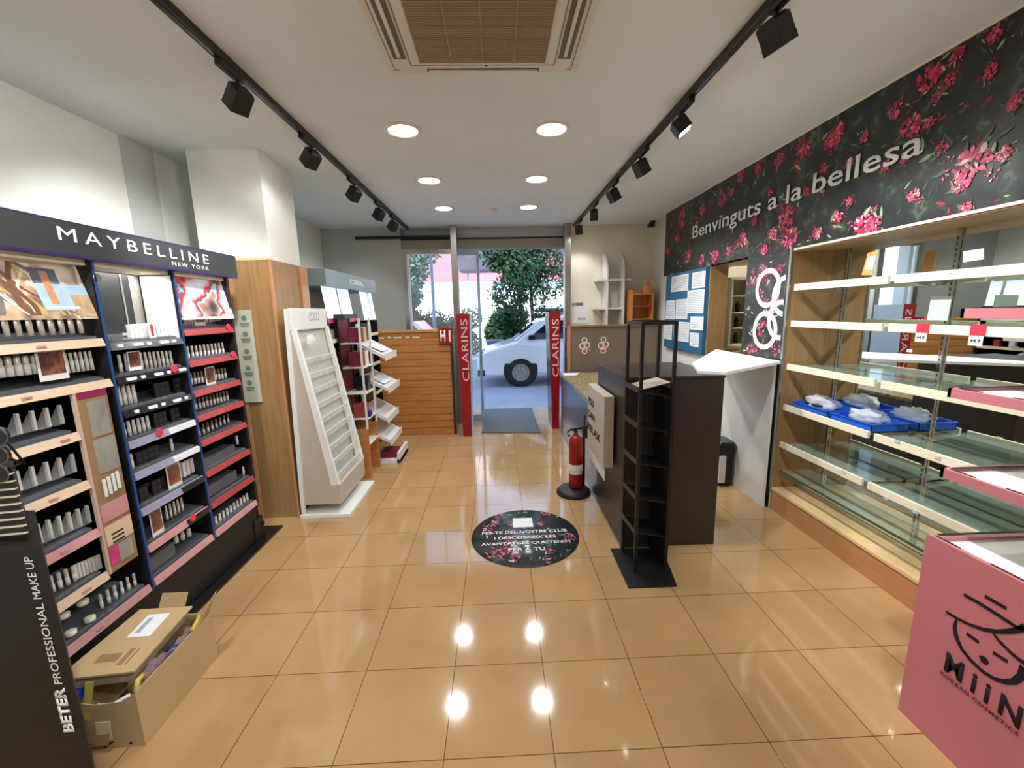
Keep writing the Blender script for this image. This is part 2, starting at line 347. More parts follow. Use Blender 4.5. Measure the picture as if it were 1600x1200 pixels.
# cassette air conditioner
t = thing('air_conditioner', 'square ceiling cassette air conditioner with brown grille', 'air conditioner', (-.03, 1.8, H))
ax0, ax1, ay0, ay1 = -.49, .42, 1.36, 2.262
def rrect(x0, x1, y0, y1, r, z, n=6):
    pts = []
    for cx, cy, a in ((x1-r, y1-r, 0), (x0+r, y1-r, 90), (x0+r, y0+r, 180), (x1-r, y0+r, 270)):
        for k in range(n+1):
            q = math.radians(a+90*k/n); pts.append((cx+r*math.cos(q), cy+r*math.sin(q), z))
    return pts
MB().box(ax0, ax1, ay0, ay1, H-.008, H).build('ceiling_plate', ACW, t)
b = MB(); b.hull(rrect(ax0+.035, ax1-.035, ay0+.035, ay1-.02, .07, H-.008), rrect(ax0+.05, ax1-.05, ay0+.05, ay1-.035, .06, H-.026)); b.build('frame', ACW, t)
b = MB(); b.box(ax0+.055, ax0+.11, ay0+.17, ay1-.15, H-.0285, H-.02).box(ax1-.11, ax1-.055, ay0+.17, ay1-.15, H-.0285, H-.02).box(ax0+.19, ax1-.19, ay1-.075, ay1-.05, H-.0285, H-.02)
b.build('air_outlet', pm('dark_outlet', s(110, 96, 78), .6, noise=(9, .1, U)), t)
for x0, x1, y0, y1 in ((ax0+.075, ax0+.09, ay0+.19, ay1-.17), (ax1-.09, ax1-.075, ay0+.19, ay1-.17), (ax0+.2, ax1-.2, ay1-.068, ay1-.058)):
    MB().box(x0, x1, y0, y1, H-.034, H-.0285).build('louvre', ACW, t)
b = MB().box(ax0+.125, ax1-.125, ay0+.12, ay1-.088, H-.032, H-.026, .003); b.build('panel', ACW, t)
b = MB()
for q0, q1, zz in ((.030, .034, H-.0095), (.122, .126, H-.0335)):
    b.box(ax0+q0, ax0+q1, ay0+q0, ay1-q0*.9, zz, zz+.002).box(ax1-q1, ax1-q0, ay0+q0, ay1-q0*.9, zz, zz+.002).box(ax0+q0, ax1-q0, ay1-q1*.9, ay1-q0*.9, zz, zz+.002)
b.build('seam', GRILL, t)
b = MB().box(ax0+.17, ax1-.17, ay0+.16, ay1-.13, H-.034, H-.030)
b.mi = 1
for k in range(44): yy = ay0+.165+k*.0138; b.box(ax0+.17, ax1-.17, yy, yy+.004, H-.036, H-.034)
for k in range(5): xx = ax0+.17+(ax1-ax0-.34)*k/4; b.box(xx-.002, xx+.002, ay0+.16, ay1-.13, H-.037, H-.034)
b.build('intake_grille', [GRILL, pm('grille_bar', s(168, 148, 116), .6, noise=(9, .05, U))], t)
MB().tube([(-.02, ay1-.108, H-.0315), (-.02, ay1-.108, H-.034)], .006, 10).build('status_light', BLACK, t)
# track lights
def track(x, lab, far):
    t = thing('lighting_track', lab, 'lighting track', (x, 2, H))
    MB().box(x-.019, x+.019, -2.6, far, H-.034, H, .002).build('rail', BLACK, t)
    MB().box(x-.006, x+.006, -2.6, far, H-.036, H-.0335).build('slot', BLACKG, t)
track(-1.195, 'long black lighting track on the ceiling over the left displays', 5.97)
track(1.085, 'long black lighting track on the ceiling over the counter', 5.95)
def spotlight(x, y, side, tgt, lab, grp, lit=False, w=1.0):
    t = thing('track_spotlight', lab, 'spotlight', (x, y, H-.035), 0, grp)
    MB().box(x-.016, x+.016, y-.14, y+.03, H-.062, H-.034, .003).build('driver_box', BLACK, t)
    MB().tube([(x, y, H-.05), (x, y, H-.095)], .008, 8).build('stem', BLACK, t)
    c = Vector((x, y, H-.125)); d = (Vector(tgt)-c).normalized()
    q = d.to_track_quat('-Z', 'Y'); b = MB()
    def P(u, v, w_): return c + q @ Vector((u, v, w_))
    for w0, w1, r0, r1 in ((.042, .030, .03, .041), (.030, -.042, .041, .041)):
        b.hull([P(r0*sx, r0*sy, w0) for sx, sy in ((-1, -1), (1, -1), (1, 1), (-1, 1))], [P(r1*sx, r1*sy, w1) for sx, sy in ((-1, -1), (1, -1), (1, 1), (-1, 1))])
    if not lit:
        for u0, u1, v0, v1 in ((-.042, .042, -.042, -.038), (-.042, .042, .038, .042), (-.042, -.038, -.042, .042), (.038, .042, -.042, .042)):
            b.hull([P(u0, v0, -.038), P(u1, v0, -.038), P(u1, v1, -.038), P(u0, v1, -.038)], [P(u0, v0, -.066), P(u1, v0, -.066), P(u1, v1, -.066), P(u0, v1, -.066)])
    b.build('head', BLACK, t)
    b = MB(); b.hull([P(.032*sx, .032*sy, -.0422) for sx, sy in ((-1, -1), (1, -1), (1, 1), (-1, 1))], [P(.032*sx, .032*sy, -.0435) for sx, sy in ((-1, -1), (1, -1), (1, 1), (-1, 1))])
    b.build('lens', LEDS, t)
    add_light('spot_lamp', 'SPOT', c + d*.075, SPOT_W*w, (.98, .99, 1), t, tgt, .035, 1.5, .7)
GL, GR = 'black spotlights on the left ceiling track', 'black spotlights on the right ceiling track'
pl = {0: 'nearest to the air conditioner', 1: 'second along from the air conditioner', 2: 'third along from the air conditioner', 3: 'fourth along from the air conditioner', 4: 'closest to the shop window', 5: 'last one beside the steel post'}
for i, (y, tz) in enumerate(((2.22, 1.5), (3.0, 1.6), (3.84, 1.5), (4.6, 1.3), (5.19, 1.3))):
    spotlight(-1.195, y, -1, (-2.2, y+.55, tz), 'black square spotlight on left ceiling track, ' + pl[i], GL, w=[2.6, .30, .5, .5, .45][i])
spotlight(-1.195, 1.0, -1, (-2.0, 1.75, 1.15), 'added unseen black spotlight on left ceiling track, behind the camera', GL, w=2.2)  # added head out of view, brightens the left make-up bays
spotlight(-1.195, .2, -1, (-2.37, 1.2, 1.9), 'added unseen black spotlight on left ceiling track, second behind the camera', GL, w=1.9)  # another unseen head, added to wash the left wall
for i, (y, tz) in enumerate(((1.75, 1.6), (2.58, 1.7), (3.26, 1.5), (4.0, 1.5), (4.75, 1.4), (5.6, 1.8))):
    tg = (2.2, y-.30, 1.1) if i == 1 else (2.15, y+.3, .9) if i < 4 else ((1.3, 5.6, 1.0) if i == 4 else (1.25, 6.0, 1.7))
    spotlight(1.085, y, 1, tg, 'black square spotlight on right ceiling track, ' + pl[min(i, 5)], GR, lit=(i == 1), w=[2.4, 2.2, 2.2, 1.6, .6, .35][i])
spotlight(1.085, .7, 1, (2.2, .9, 1.4), 'added unseen black spotlight on right ceiling track, behind the camera', GR, w=2.4)  # unseen head added to brighten the right side
for y_, w_, z_, wh in ((.25, 1.9, .95, 'third'), (-.35, 1.9, .75, 'fourth')):
    spotlight(1.085, y_, 1, (-1.8, 1.9, z_), 'added unseen black spotlight on right ceiling track, %s behind the camera' % wh, GR, w=w_)  # two unseen heads, added to light the make-up products across the room
for y in (1.0, 0.0, -1.2, -2.2):  # unseen downlights, added behind the camera to lift the room brightness
    for x in (-.57, .38):
        if y < 1: downlight(x, y, 'added unseen round downlight behind the camera, %s row, %s from the camera' % ('left' if x < 0 else 'right', {0.0: 'first', -1.2: 'second', -2.2: 'third'}[y]))
# ceiling smudges are left to the paint noise
# ================================================================== MURAL
def petals(mb, put, cu, cv, R, n, rng):
    """a bloom: n small petals round (cu,cv); put(u,v,layer) maps to 3D"""
    for k in range(n):
        a = rng.random()*6.28; rr = R*math.sqrt(rng.random())*.85; u0, v0 = cu+rr*math.cos(a), cv+rr*math.sin(a)
        L = R*rng.uniform(.22, .5); wd = L*rng.uniform(.35, .7); a2 = a+rng.uniform(-.9, .9)
        c1, s1 = math.cos(a2), math.sin(a2); lay = mb.lay; mb.lay += .0000008
        mb.mi = rng.choice([0, 0, 1, 1, 1, 2] if mb.hot < .5 else [0, 1, 1, 1, 2, 2, 5])
        mb.face([put(u0+c1*p*L-s1*q*wd, v0+s1*p*L+c1*q*wd, lay) for p, q in ((-.5, 0), (-.25, .35), (.15, .5), (.5, .25), (.45, -.2), (.1, -.5), (-.25, -.4))])
def leaves(mb, put, cu, cv, R, n, rng, mats=(3, 3, 4, 6, 6)):
    for k in range(n):
        a = rng.random()*6.28; rr = R*rng.random(); u0, v0 = cu+rr*math.cos(a), cv+rr*math.sin(a)
        L = R*rng.uniform(.3, .8); wd = L*rng.uniform(.18, .4); a2 = rng.random()*6.28
        c1, s1 = math.cos(a2), math.sin(a2); lay = mb.lay; mb.lay += .0000008; mb.mi = rng.choice(mats)
        mb.face([put(u0+c1*p*L-s1*q*wd, v0+s1*p*L+c1*q*wd, lay) for p, q in ((-.5, 0), (-.2, .4), (.15, .45), (.5, 0), (.15, -.4), (-.2, -.35))])
def printmesh(): m = MB(); m.lay = 0; m.hot = 0; return m
t = thing('wall_mural', 'long dark floral mural with red blossoms and white greeting above the shelving', 'mural', (XR, 2.5, 2.0))
MB().box(XR-.004, XR+.003, -2.5, 5.36, 1.985, H-.002).build('panel', MURAL, t)
MB().box(XR-.010, XR, -2.5, 3.0, 1.975, 1.988).box(XR-.006, XR, -2.5, 5.36, H-.010, H).build('edge_trim', IVORY, t)
rng = random.Random(5); b = printmesh()
XP = XR-.0045
def put_m(u, v, lay): 
    return (XP-lay, min(max(u, -2.4), 5.355), min(max(v, 1.99), H-.012))
for k in range(520):      # background foliage over the whole wall
    u = rng.uniform(-2.3, 5.3); v = rng.uniform(2.0, 2.74); leaves(b, put_m, u, v, rng.uniform(.05, .12), rng.randint(2, 5), rng, (3, 3, 6, 6, 6, 6, 4, 0) )
blooms = [(1256,230,16),(1298,224,12),(1218,250,10),(1186,262,9),(1158,275,9),(1130,312,10),(1098,328,9),(1066,344,12),(1076,400,10),(1118,400,10),(1160,376,12),(1230,340,18),(1236,372,16),(1196,390,8),(1278,364,9),(1288,264,8),(1045,392,7),(1308,210,16),(1402,172,12),(1425,198,17),(1454,120,26),(1486,125,11),(1466,152,8),(1556,55,13),(1498,85,11),(1550,111,11),(1521,257,36),(1504,289,12),(1431,306,10),(1512,324,9),(1350,350,17),(1311,338,10),(1329,315,7),(1454,192,9),(1366,350,14),(1060,372,7),(1068,330,7),(1090,350,6),(1145,300,7),(1205,300,6),(1180,345,7),(1262,300,7),(1330,255,8),(1352,215,9),(1385,260,8),(1415,250,7),(1475,230,10),(1590,160,12),(1570,240,12),(1210,365,9),(1140,392,7),(1098,405,7)]
for px, py, r in blooms:
    c = on_x(px, py, XR); c2 = on_x(px, py+r, XR); R = abs(c.z-c2.z)*(1.15 if r < 20 else .85)
    b.hot = 1 if c.z < 2.22 else 0
    leaves(b, put_m, c.y, c.z, R*1.6, 7, rng, (3, 3, 4, 6)); petals(b, put_m, c.y, c.z, R, 60, rng)
    for q in range(3): a = rng.random()*6.28; petals(b, put_m, c.y+R*1.3*math.cos(a), c.z+R*1.3*math.sin(a), R*.4, 10, rng)
for k in range(26):
    b.hot = 0; u = rng.uniform(-2.2, 1.6); v = rng.uniform(2.05, 2.7); R = rng.uniform(.04, .1); leaves(b, put_m, u, v, R*1.5, 5, rng); petals(b, put_m, u, v, R, 30, rng)
b.build('flower_print', FL, t)
p0 = on_x(1083, 377, XR); p1 = on_x(1443, 250, XR)
text('Benvinguts a la bellesa', (XR-.0095, p0.y, p0.z-.016), NY, PZ, p0.y-p1.y, .168, LETW, t, bold=.008)
# mural panel with the ring emblem beside the doorway
t = thing('emblem_panel', 'narrow floral panel with white interlocking rings between doorway and shelving', 'panel', (XR, 3.3, 0))
MB().box(XR-.010, XR+.003, 3.045, 3.552, 0, 1.982).build('panel', MURAL, t)
b = printmesh()
def put_p(u, v, lay): return (XR-.0106-lay, min(max(u, 3.05), 3.548), min(max(v, .9), 1.978))
for k in range(40): leaves(b, put_p, rng.uniform(3.05, 3.55), rng.uniform(1.1, 1.97), .07, 3, rng, (3, 6, 6, 5))
for k in range(20): b.hot = 1; petals(b, put_p, rng.uniform(3.05, 3.55), rng.uniform(1.12, 1.95), rng.uniform(.03, .075), 16, rng)
b.build('flower_print', FL, t)
b = MB()
def annulus(b, cy, cz, r0, r1, x, ylim=3.052):
    n = 40
    for k in range(n):
        a0, a1 = 6.2832*k/n, 6.2832*(k+1)/n
        P = [(cy+r0*math.cos(a0), cz+r0*math.sin(a0)), (cy+r1*math.cos(a0), cz+r1*math.sin(a0)), (cy+r1*math.cos(a1), cz+r1*math.sin(a1)), (cy+r0*math.cos(a1), cz+r0*math.sin(a1))]
        P = [(max(p, ylim), q) for p, q in P]
        if max(p for p, q in P) > ylim+.001: b.hull([(x, p, q) for p, q in P], [(x-.0015, p, q) for p, q in P])
for i, (px, py, rr) in enumerate(((1202, 450, .150), (1197, 516, .150), (1230, 462, .150), (1222, 500, .150))):
    c = on_x(px, py, XR); annulus(b, c.y, c.z, rr-.036, rr+.002, XR-.0125-i*.0003)
b.build('ring_emblem', LETW, t)
# ================================================================== RIGHT SHELVING NICHE
Y1 = 3.02
t = thing('shelving_unit', 'long oak shelving niche with mirror back and slotted chrome uprights', 'shelving', (XM, 1.5, 0))
MB().box(XR, XR+.02, -2.5, Y1, 0, .16).build('plinth', WOODP, t)
MB().box(XR-.006, XM, -2.5, Y1, .16, .178).build('base_board', WOODL, t)
MB().box(XR, XM, Y1, Y1+.02, .178, 1.985).build('side_panel', WOOD, t)
MB().box(XR, XM, -2.5, Y1, 1.968, 1.985).build('top_panel', WOOD, t)
MB().box(XM, XM+.006, -2.5, Y1, .178, 1.968).build('mirror_back', MIRR, t)
MB().box(XR-.012, XR+.004, Y1-.004, Y1+.018, .17, 1.99).build('edge_strip', STEEL, t)
ups = [on_x(1325, 390, XM-.01).y, on_x(1505, 330, XM-.01).y, 1.1, .35, -.5]
for y in ups:
    b = MB().box(XM-.014, XM-.002, y-.010, y+.010, .178, 1.968); b.mi = 1
    for k in range(60): b.box(XM-.0146, XM-.0135, y-.003, y+.003, .2+k*.029, .215+k*.029)
    b.build('upright', [CHROME, BLACK], t)
BAYS = [(2.99, 2.262), (2.222, 1.10), (1.06, -.06), (-.1, -1.2)]
ZS = [1.725, 1.467, 1.15, .843, .55]
shelf_no = ['top', 'second', 'third', 'fourth', 'fifth']
shelves = {}
for bi, (ya, yb) in enumerate(BAYS):
    for zi, z in enumerate(ZS):
        if bi == 3: continue
        sh = thing('glass_shelf', '%s glass shelf with ivory front strip, %s bay of the mirrored niche' % (shelf_no[zi], ['far', 'middle', 'near'][bi]), 'shelf', (2.3, ya, z), 0, 'glass shelves in the mirrored niche')
        MB().box(2.155, XM-.016, yb, ya, z-.008, z).build('glass_plate', [GLSH], sh)
        MB().box(2.140, 2.156, yb, ya, z-.03, z+.014, .002).build('front_strip', IVORY, sh)
        for yy in (ya-.02, yb+.02): MB().prism([(XM-.014, z-.009), (XM-.014, z-.045), (2.2, z-.009)], 'y', yy-.001, yy+.001).build('bracket', STEEL, sh)
b = MB().box(2.165, XM-.02, -1.2, 2.99, .322, .330); 
lw = b.build('glass_shelf', [GLSH]); tag(lw, 'lowest long glass shelf without strip just above the oak base', 'shelf')
MB().box(2.158, 2.166, -1.2, 2.99, .320, .332).box(2.158, 2.162, -1.2, 2.99, .300, .306).build('edge', GEDGE, lw)
# things on those shelves
def basket(y0, y1, lab, seed):
    z = .845; t = thing('parts_tray', lab, 'tray', (2.28, (y0+y1)/2, z), 0, 'blue plastic trays on the shelf')
    b = MB(); x0, x1 = 2.165, 2.395; w = .004; h = .05
    b.box(x0, x1, y0, y1, z, z+w).box(x0, x0+w, y0, y1, z, z+h).box(x1-w, x1, y0, y1, z, z+h).box(x0, x1, y0, y0+w, z, z+h).box(x0, x1, y1-w, y1, z, z+h)
    b.box(x0-.005, x0, y0-.004, y1+.004, z+h-.006, z+h).box(x0, x1, y0-.005, y0, z+h-.006, z+h)
    b.build('tray', BLUET, t)
    return t
basket(2.60, 2.93, 'blue shallow plastic tray on fourth shelf, at the far end by the oak side', 1)
basket(2.27, 2.57, 'blue shallow plastic tray on fourth shelf, beside the chrome upright', 2)
def bag(cx, cy, cz, rx, ry, rz, lab, seed):
    r2 = random.Random(seed); b = MB(); bmesh.ops.create_icosphere(b.bm, subdivisions=3, radius=1)
    for v in b.bm.verts:
        n = v.co.copy(); k = 1+r2.uniform(-.16, .16)+.18*math.sin(9*n.x+seed)*math.cos(7*n.y)
        v.co = Vector((cx+n.x*rx*k, cy+n.y*ry*k, cz+max(n.z, -.55)*rz*k))
    o = b.build('plastic_bag', BAG, smooth=True); tag(o, lab, 'bag', 'crumpled clear bags in the blue trays'); return o
bag(2.28, 2.80, .905, .075, .12, .05, 'crumpled clear plastic bag in the far blue tray', 3)
bag(2.28, 2.42, .905, .075, .11, .045, 'crumpled clear plastic bag in the blue tray beside the upright', 4)
tag(MB().box(2.20, 2.23, 2.72, 2.86, .893, .905, .003).build('black_case', BLACKG), 'slim black case lying across the far blue tray', 'case')
def wallcard(name, lab, cat, pts, x, mats, extra=None):
    P = [on_x(px, py, x) for px, py in pts]; b = MB()
    b.hull([p for p in P], [p+Vector((.003, 0, 0)) for p in P]); o = b.build(name, mats); tag(o, lab, cat); return o
o = wallcard('shelf_card', 'orange and white leaflet leaning on the top shelf of the far bay', 'leaflet', [(1346, 430), (1362, 430), (1372, 392), (1356, 395)], 2.24, [pm('orange_card', s(226, 160, 84), .6, noise=(9, .1, U))])
P = [on_x(px, py, 2.238) for px, py in ((1351, 421), (1363, 421), (1369, 399), (1357, 401))]
b = MB(); b.hull(P, [p+Vector((.0015, 0, 0)) for p in P]); b.build('label', PAPER, o)
wallcard('shelf_card', 'small white square card standing on the top shelf of the middle bay', 'card', [(1505, 410), (1537, 405), (1537, 388), (1505, 393)], 2.25, [pm('grey_card', s(206, 206, 190), .6, noise=(9, .05, U))])
wallcard('sheet_holder', 'frosted sheet holder standing on second shelf beside the chrome upright', 'sign holder', [(1448, 500), (1480, 501), (1487, 463), (1455, 463)], 2.25, [pm('frosted_sheet', s(190, 204, 196), .4, noise=(9, .06, U))])
for i, (px, lab) in enumerate(((1443, 'red and white price ticket on the second shelf strip, beside the sheet holder'), (1530, 'red and white price ticket on the second shelf strip, nearer the pink stand'))):
    p = on_x(px, 508, 2.138); z0 = 1.467
    o = MB().box(2.134, 2.138, p.y-.030, p.y+.030, z0-.028, z0+.02).build('price_ticket', SALE); tag(o, lab, 'price ticket', 'red price tickets on the shelf strip')
    MB().box(2.1325, 2.1345, p.y-.028, p.y+.028, z0-.072, z0-.028).build('price_card', PAPER, o)
    text('44,9' if i == 0 else '44,9', (2.132, p.y+.02, z0-.06), NY, PZ, .04, .018, INK, o, 'price_digits')
for (px, py, k) in ((1482, 425, 0), (1421, 548, 1), (1402, 690, 2), (1465, 715, 2), (1318, 737, 3), (1384, 778, 3), (1430, 800, 3)):
    p = on_x(px, py, 2.138)
    o = MB().box(2.1365, 2.1395, p.y-.014, p.y+.014, p.z-.008, p.z+.008).build('shelf_ticket', pm('grey_ticket', s(200, 196, 208), .5, noise=(60, .15, U)) if k == 0 else bpy.data.materials['grey_ticket']); tag(o, 'tiny grey ticket on ivory strip of the mirrored niche, %s' % {1482: 'top shelf', 1421: 'third shelf', 1402: 'fourth shelf, left', 1465: 'fourth shelf, right', 1318: 'fifth shelf, far bay', 1384: 'fifth shelf, middle bay left', 1430: 'fifth shelf, middle bay right'}[px], 'ticket', 'tiny grey tickets on the ivory strips')
# ================================================================== RIGHT SIDE: board, doorway, counter
t = thing('notice_board', 'blue notice board covered with printed sheets on the wall before the doorway', 'notice board', (2.10, 4.65, 1.1))
BX = 2.085
MB().box(BX, XR, 4.19, 5.17, 1.115, 1.985, .004).build('board', BLUEB, t)
sheets = [(240,240,360,360),(395,215,487,335),(360,350,475,525),(200,430,260,570),(275,420,355,570),(188,600,238,720),(258,590,366,735),(384,550,474,650),(382,672,440,775)]
greyline = pm('printed_grey_text', s(168, 172, 184), .7, noise=(60, .3, U))
for i, (a, c, d, e) in enumerate(sheets):
    q0 = on_x(1000+a/4.8, 380+c/4.8, BX); q1 = on_x(1000+d/4.8, 380+e/4.8, BX)
    q2 = on_x(1000+a/4.8, 380+e/4.8, BX)
    y0, y1 = sorted((q0.y, q1.y)); z1 = (q0.z+on_x(1000+d/4.8, 380+c/4.8, BX).z)/2; z0 = (q1.z+q2.z)/2
    b = MB().box(BX-.002-.0008*i, BX-.0004, y0, y1, z0, z1); b.mi = 1
    xx = BX-.0022-.0008*i
    n = int((z1-z0)/.018)
    for k in range(1, n): b.box(xx-.0003, xx, y0+.015, y1-.015-.03*((k*7) % 3)*.3, z0+k*.018, z0+k*.018+.006)
    o = b.build('paper_sheet', [PAPER, greyline])
    w = ['top left', 'top right', 'large middle right', 'middle left edge', 'green lined middle', 'lower left edge', 'lower middle', 'small lower right', 'tilted bottom right'][i]
    tag(o, '%s printed sheet pinned on the blue notice board' % w, 'sheet of paper', 'printed sheets on the blue board')
# storeroom cabinet seen through the doorway
t = thing('storeroom_shelf', 'white open cabinet with small items seen through the doorway', 'cabinet', (2.6, 4.5, 0))
b = MB().box(2.42, 2.44, 4.30, 4.7, 1.20, 1.86).box(2.80, 2.82, 4.30, 4.7, 1.2, 1.86).box(2.42, 2.82, 4.69, 4.71, 1.2, 1.86).box(2.40, 2.84, 4.28, 4.71, 1.86, 1.885).box(2.40, 2.84, 4.28, 4.71, 1.18, 1.2)
b.build('body', IVORY, t)
for z in (1.36, 1.52, 1.69): MB().box(2.44, 2.80, 4.31, 4.69, z, z+.012).build('shelf', IVORY, t)
for k in range(9):
    x = 2.48+.10*(k % 3); z = (1.372, 1.532, 1.202)[k//3]
    h = .05+.03*((k*5) % 3)
    o = MB().lathe([(0, 0), (.022, 0), (.024, h*.7), (.012, h*.85), (.012, h), (0, h)], (x, 4.45, z), 14).build('small_jar', [BROWNC, BLACK, TAUPE][k % 3])
    tag(o, 'small dark jar in the white storeroom cabinet, %s shelf, %s' % (['upper', 'top', 'bottom'][k//3], ['left', 'middle', 'right'][k % 3]), 'jar', 'small dark jars in the storeroom cabinet')
t = thing('storeroom_table', 'dark storeroom table behind the white flap', 'table', (2.7, 4.4, 0))
MB().box(2.36, 3.0, 4.22, 4.8, 1.02, 1.05).build('top', CHAR, t)
for x in (2.39, 2.97):
    for y in (4.25, 4.77): MB().box(x-.02, x+.02, y-.02, y+.02, 0, 1.02).build('leg', BLACK, t)
o = bag(2.5, 4.35, 1.09, .09, .07, .05, 'x', 7); o.data.materials[0] = pm('orange_bag', s(220, 140, 84), .4, noise=(20, .4, U)); o.name = 'orange_bag'; tag(o, 'orange patterned bag lying on the dark storeroom table', 'bag'); del o['group']
o = bag(2.72, 4.33, 1.10, .08, .06, .06, 'x', 8); o.data.materials[0] = BLACKG; o.name = 'black_bag'; tag(o, 'black glossy bag lying on the dark storeroom table', 'bag'); del o['group']
add_light('storeroom_fill', 'POINT', (2.8, 4.2, 2.5), 5, (1, .94, .85), None, None, .15)  # added fill light, the storeroom shows no fitting for it
# counter
t = thing('shop_counter', 'long dark grey shop counter with speckled top and taller black end', 'counter', (1.1, 3.9, 0))
MB().box(.79, 1.43, 2.55, 3.25, .0, 1.15, .003).build('end_cabinet', CHAR, t)
MB().box(.785, 1.435, 2.545, 3.25, 1.15, 1.165).build('end_top', CHAR, t)
b = MB().box(.79, .81, 3.25, 5.2, .0, .775).box(1.40, 1.43, 3.25, 5.2, 0, .775).box(.79, 1.43, 5.18, 5.2, 0, .775); b.build('front_panel', SLATEP, t)
MB().box(.786, .792, 3.25, 5.2, 0, .02).box(.786, .792, 2.55, 3.25, 0, .02).build('kick_strip', STEEL, t)
MB().box(.783, 1.43, 3.25, 5.22, .775, .80, .003).build('worktop', GRANITE, t)
MB().box(.780, .786, 3.25, 5.22, .772, .802).build('edge_strip', STEEL, t)
tag(MB().prism([(.80, 5.0), (.80, 5.18), (1.02, 5.19), (.95, 5.0)], 'z', .8015, .8045).build('paper_sheet', PAPER), 'white paper lying at the far corner of the speckled counter top', 'sheet of paper')
# white counter flap board and upright panel
t = thing('counter_flap', 'white laminate board bridging the black counter end and the wall', 'counter flap', (1.8, 3.1, 0))
MB().prism([(1.29, 2.62), (1.435, 2.545), (2.085, 2.98), (2.115, 3.96), (1.43, 3.0)], 'z', 1.166, 1.186).build('board', WLAM, t)
MB().hull([(2.085, 3.05, 0), (2.105, 3.05, 0), (2.105, 3.05, 1.165), (2.085, 3.05, 1.165)], [(2.085, 3.95, 0), (2.105, 3.95, 0), (2.105, 3.95, 1.165), (2.085, 3.95, 1.165)]).build('panel', WLAM, t)
t = thing('waste_bin', 'black plastic waste bin with white liner beside the white panel', 'bin', (2.0, 3.55, 0))
b = MB(); b.hull(rrect(1.93, 2.07, 3.46, 3.64, .03, .0), rrect(1.915, 2.082, 3.44, 3.66, .035, .39)); b.build('body', RUBBER, t)
b = MB(); b.hull(rrect(1.91, 2.083, 3.435, 3.665, .04, .39), rrect(1.925, 2.07, 3.45, 3.65, .04, .41)); b.build('rim', BLACKG, t)
MB().box(1.935, 1.99, 3.436, 3.452, .04, .29).build('liner', PAPER, t)
# sign box hanging on the counter side
t = thing('sign_box', 'white box sign with black words hung on the counter side', 'sign', (.74, 3.0, .5))
MB().box(.707, .774, 2.72, 3.24, .505, 1.01, .003).build('box', BONE, t)
text('YOU', (.7065, 3.225, .86), NY, PZ, .20, .055, INK, t, bold=.03)
text('CAN', (.7065, 3.225, .755), NY, PZ, .23, .055, INK, t, bold=.03)
text('RELAX', (.7065, 3.225, .65), NY, PZ, .40, .055, INK, t, bold=.03)
MB().box(.774, .789, 2.8, 3.2, .9, .97).build('hanger', STEEL, t)
tag(MB().box(.781, .788, 2.97, 3.5, .30, .62).build('white_board', PAPER), 'thin white board leaning on the counter side below the box sign', 'board')
# extinguisher and its stand
t = thing('extinguisher_stand', 'black round floor stand with upright post behind the fire extinguisher', 'stand', (.63, 3.43, 0))
MB().lathe([(0, 0), (.150, 0), (.150, .02), (.125, .045), (.06, .062), (0, .064)], (.63, 3.43, 0), 40).build('base', RUBBER, t)
MB().tube([(.722, 3.46, .03), (.722, 3.46, .70)], .014, 12).build('post', BLACK, t)
MB().box(.715, .775, 3.44, 3.48, .49, .60, .004).build('bracket', BLACK, t)
t = thing('fire_extinguisher', 'red fire extinguisher standing on the black round base', 'fire extinguisher', (.65, 3.42, .064))
ex = (.645, 3.41, .066)
MB().lathe([(0, 0), (.052, 0), (.06, .012), (.06, .40), (.052, .44), (.03, .465), (.018, .472), (.018, .49), (0, .49)], ex, 32).build('cylinder', RED, t)
MB().lathe([(.0606, .13), (.0608, .131), (.0608, .215), (.0606, .216)], ex, 32).build('label', PAPER, t)
b = MB().tube([(.645, 3.41, .545), (.645, 3.41, .585)], .014, 10).box(.60, .70, 3.402, 3.418, .585, .595); b.hull([(.60, 3.402, .575), (.60, 3.418, .575), (.60, 3.418, .582), (.60, 3.402, .582)], [(.70, 3.402, .60), (.70, 3.418, .60), (.70, 3.418, .61), (.70, 3.402, .61)]); b.build('valve', BLACK, t)
MB().tube([(.64, 3.40, .572), (.60, 3.38, .60), (.565, 3.37, .575), (.572, 3.37, .54), (.59, 3.37, .545)], .009, 10).build('hose', RUBBER, t)
# black leaflet rack tower
t = thing('display_tower', 'tall narrow black metal display rack on a flat floor plate', 'display rack', (.88, 2.35, 0))
MB().prism([(.713, 2.132), (.997, 2.130), (1.062, 2.514), (.716, 2.538)], 'z', 0, .006).build('floor_plate', BLACK, t)
fx = lambda u, v: Vector((.80+.20*u - .012*v, 2.285+.03*u+.215*v, 0))
for u, v in ((0, 0), (1, 0), (0, 1), (1, 1)):
    p = fx(u, v); MB().box(p.x-.009, p.x+.009, p.y-.009, p.y+.009, .006, 1.52).build('post', BLACK, t)
b = MB()
for a, c in (((0, 0), (1, 0)), ((1, 0), (1, 1)), ((1, 1), (0, 1)), ((0, 1), (0, 0))):
    p, q = fx(*a), fx(*c); d = (q-p).normalized()*.009; n = Vector((-d.y, d.x, 0))
    b.hull([p+n+Vector((0, 0, 1.5)), p-n+Vector((0, 0, 1.5)), p-n+Vector((0, 0, 1.52)), p+n+Vector((0, 0, 1.52))], [q+n+Vector((0, 0, 1.5)), q-n+Vector((0, 0, 1.5)), q-n+Vector((0, 0, 1.52)), q+n+Vector((0, 0, 1.52))])
b.build('top_frame', BLACK, t)
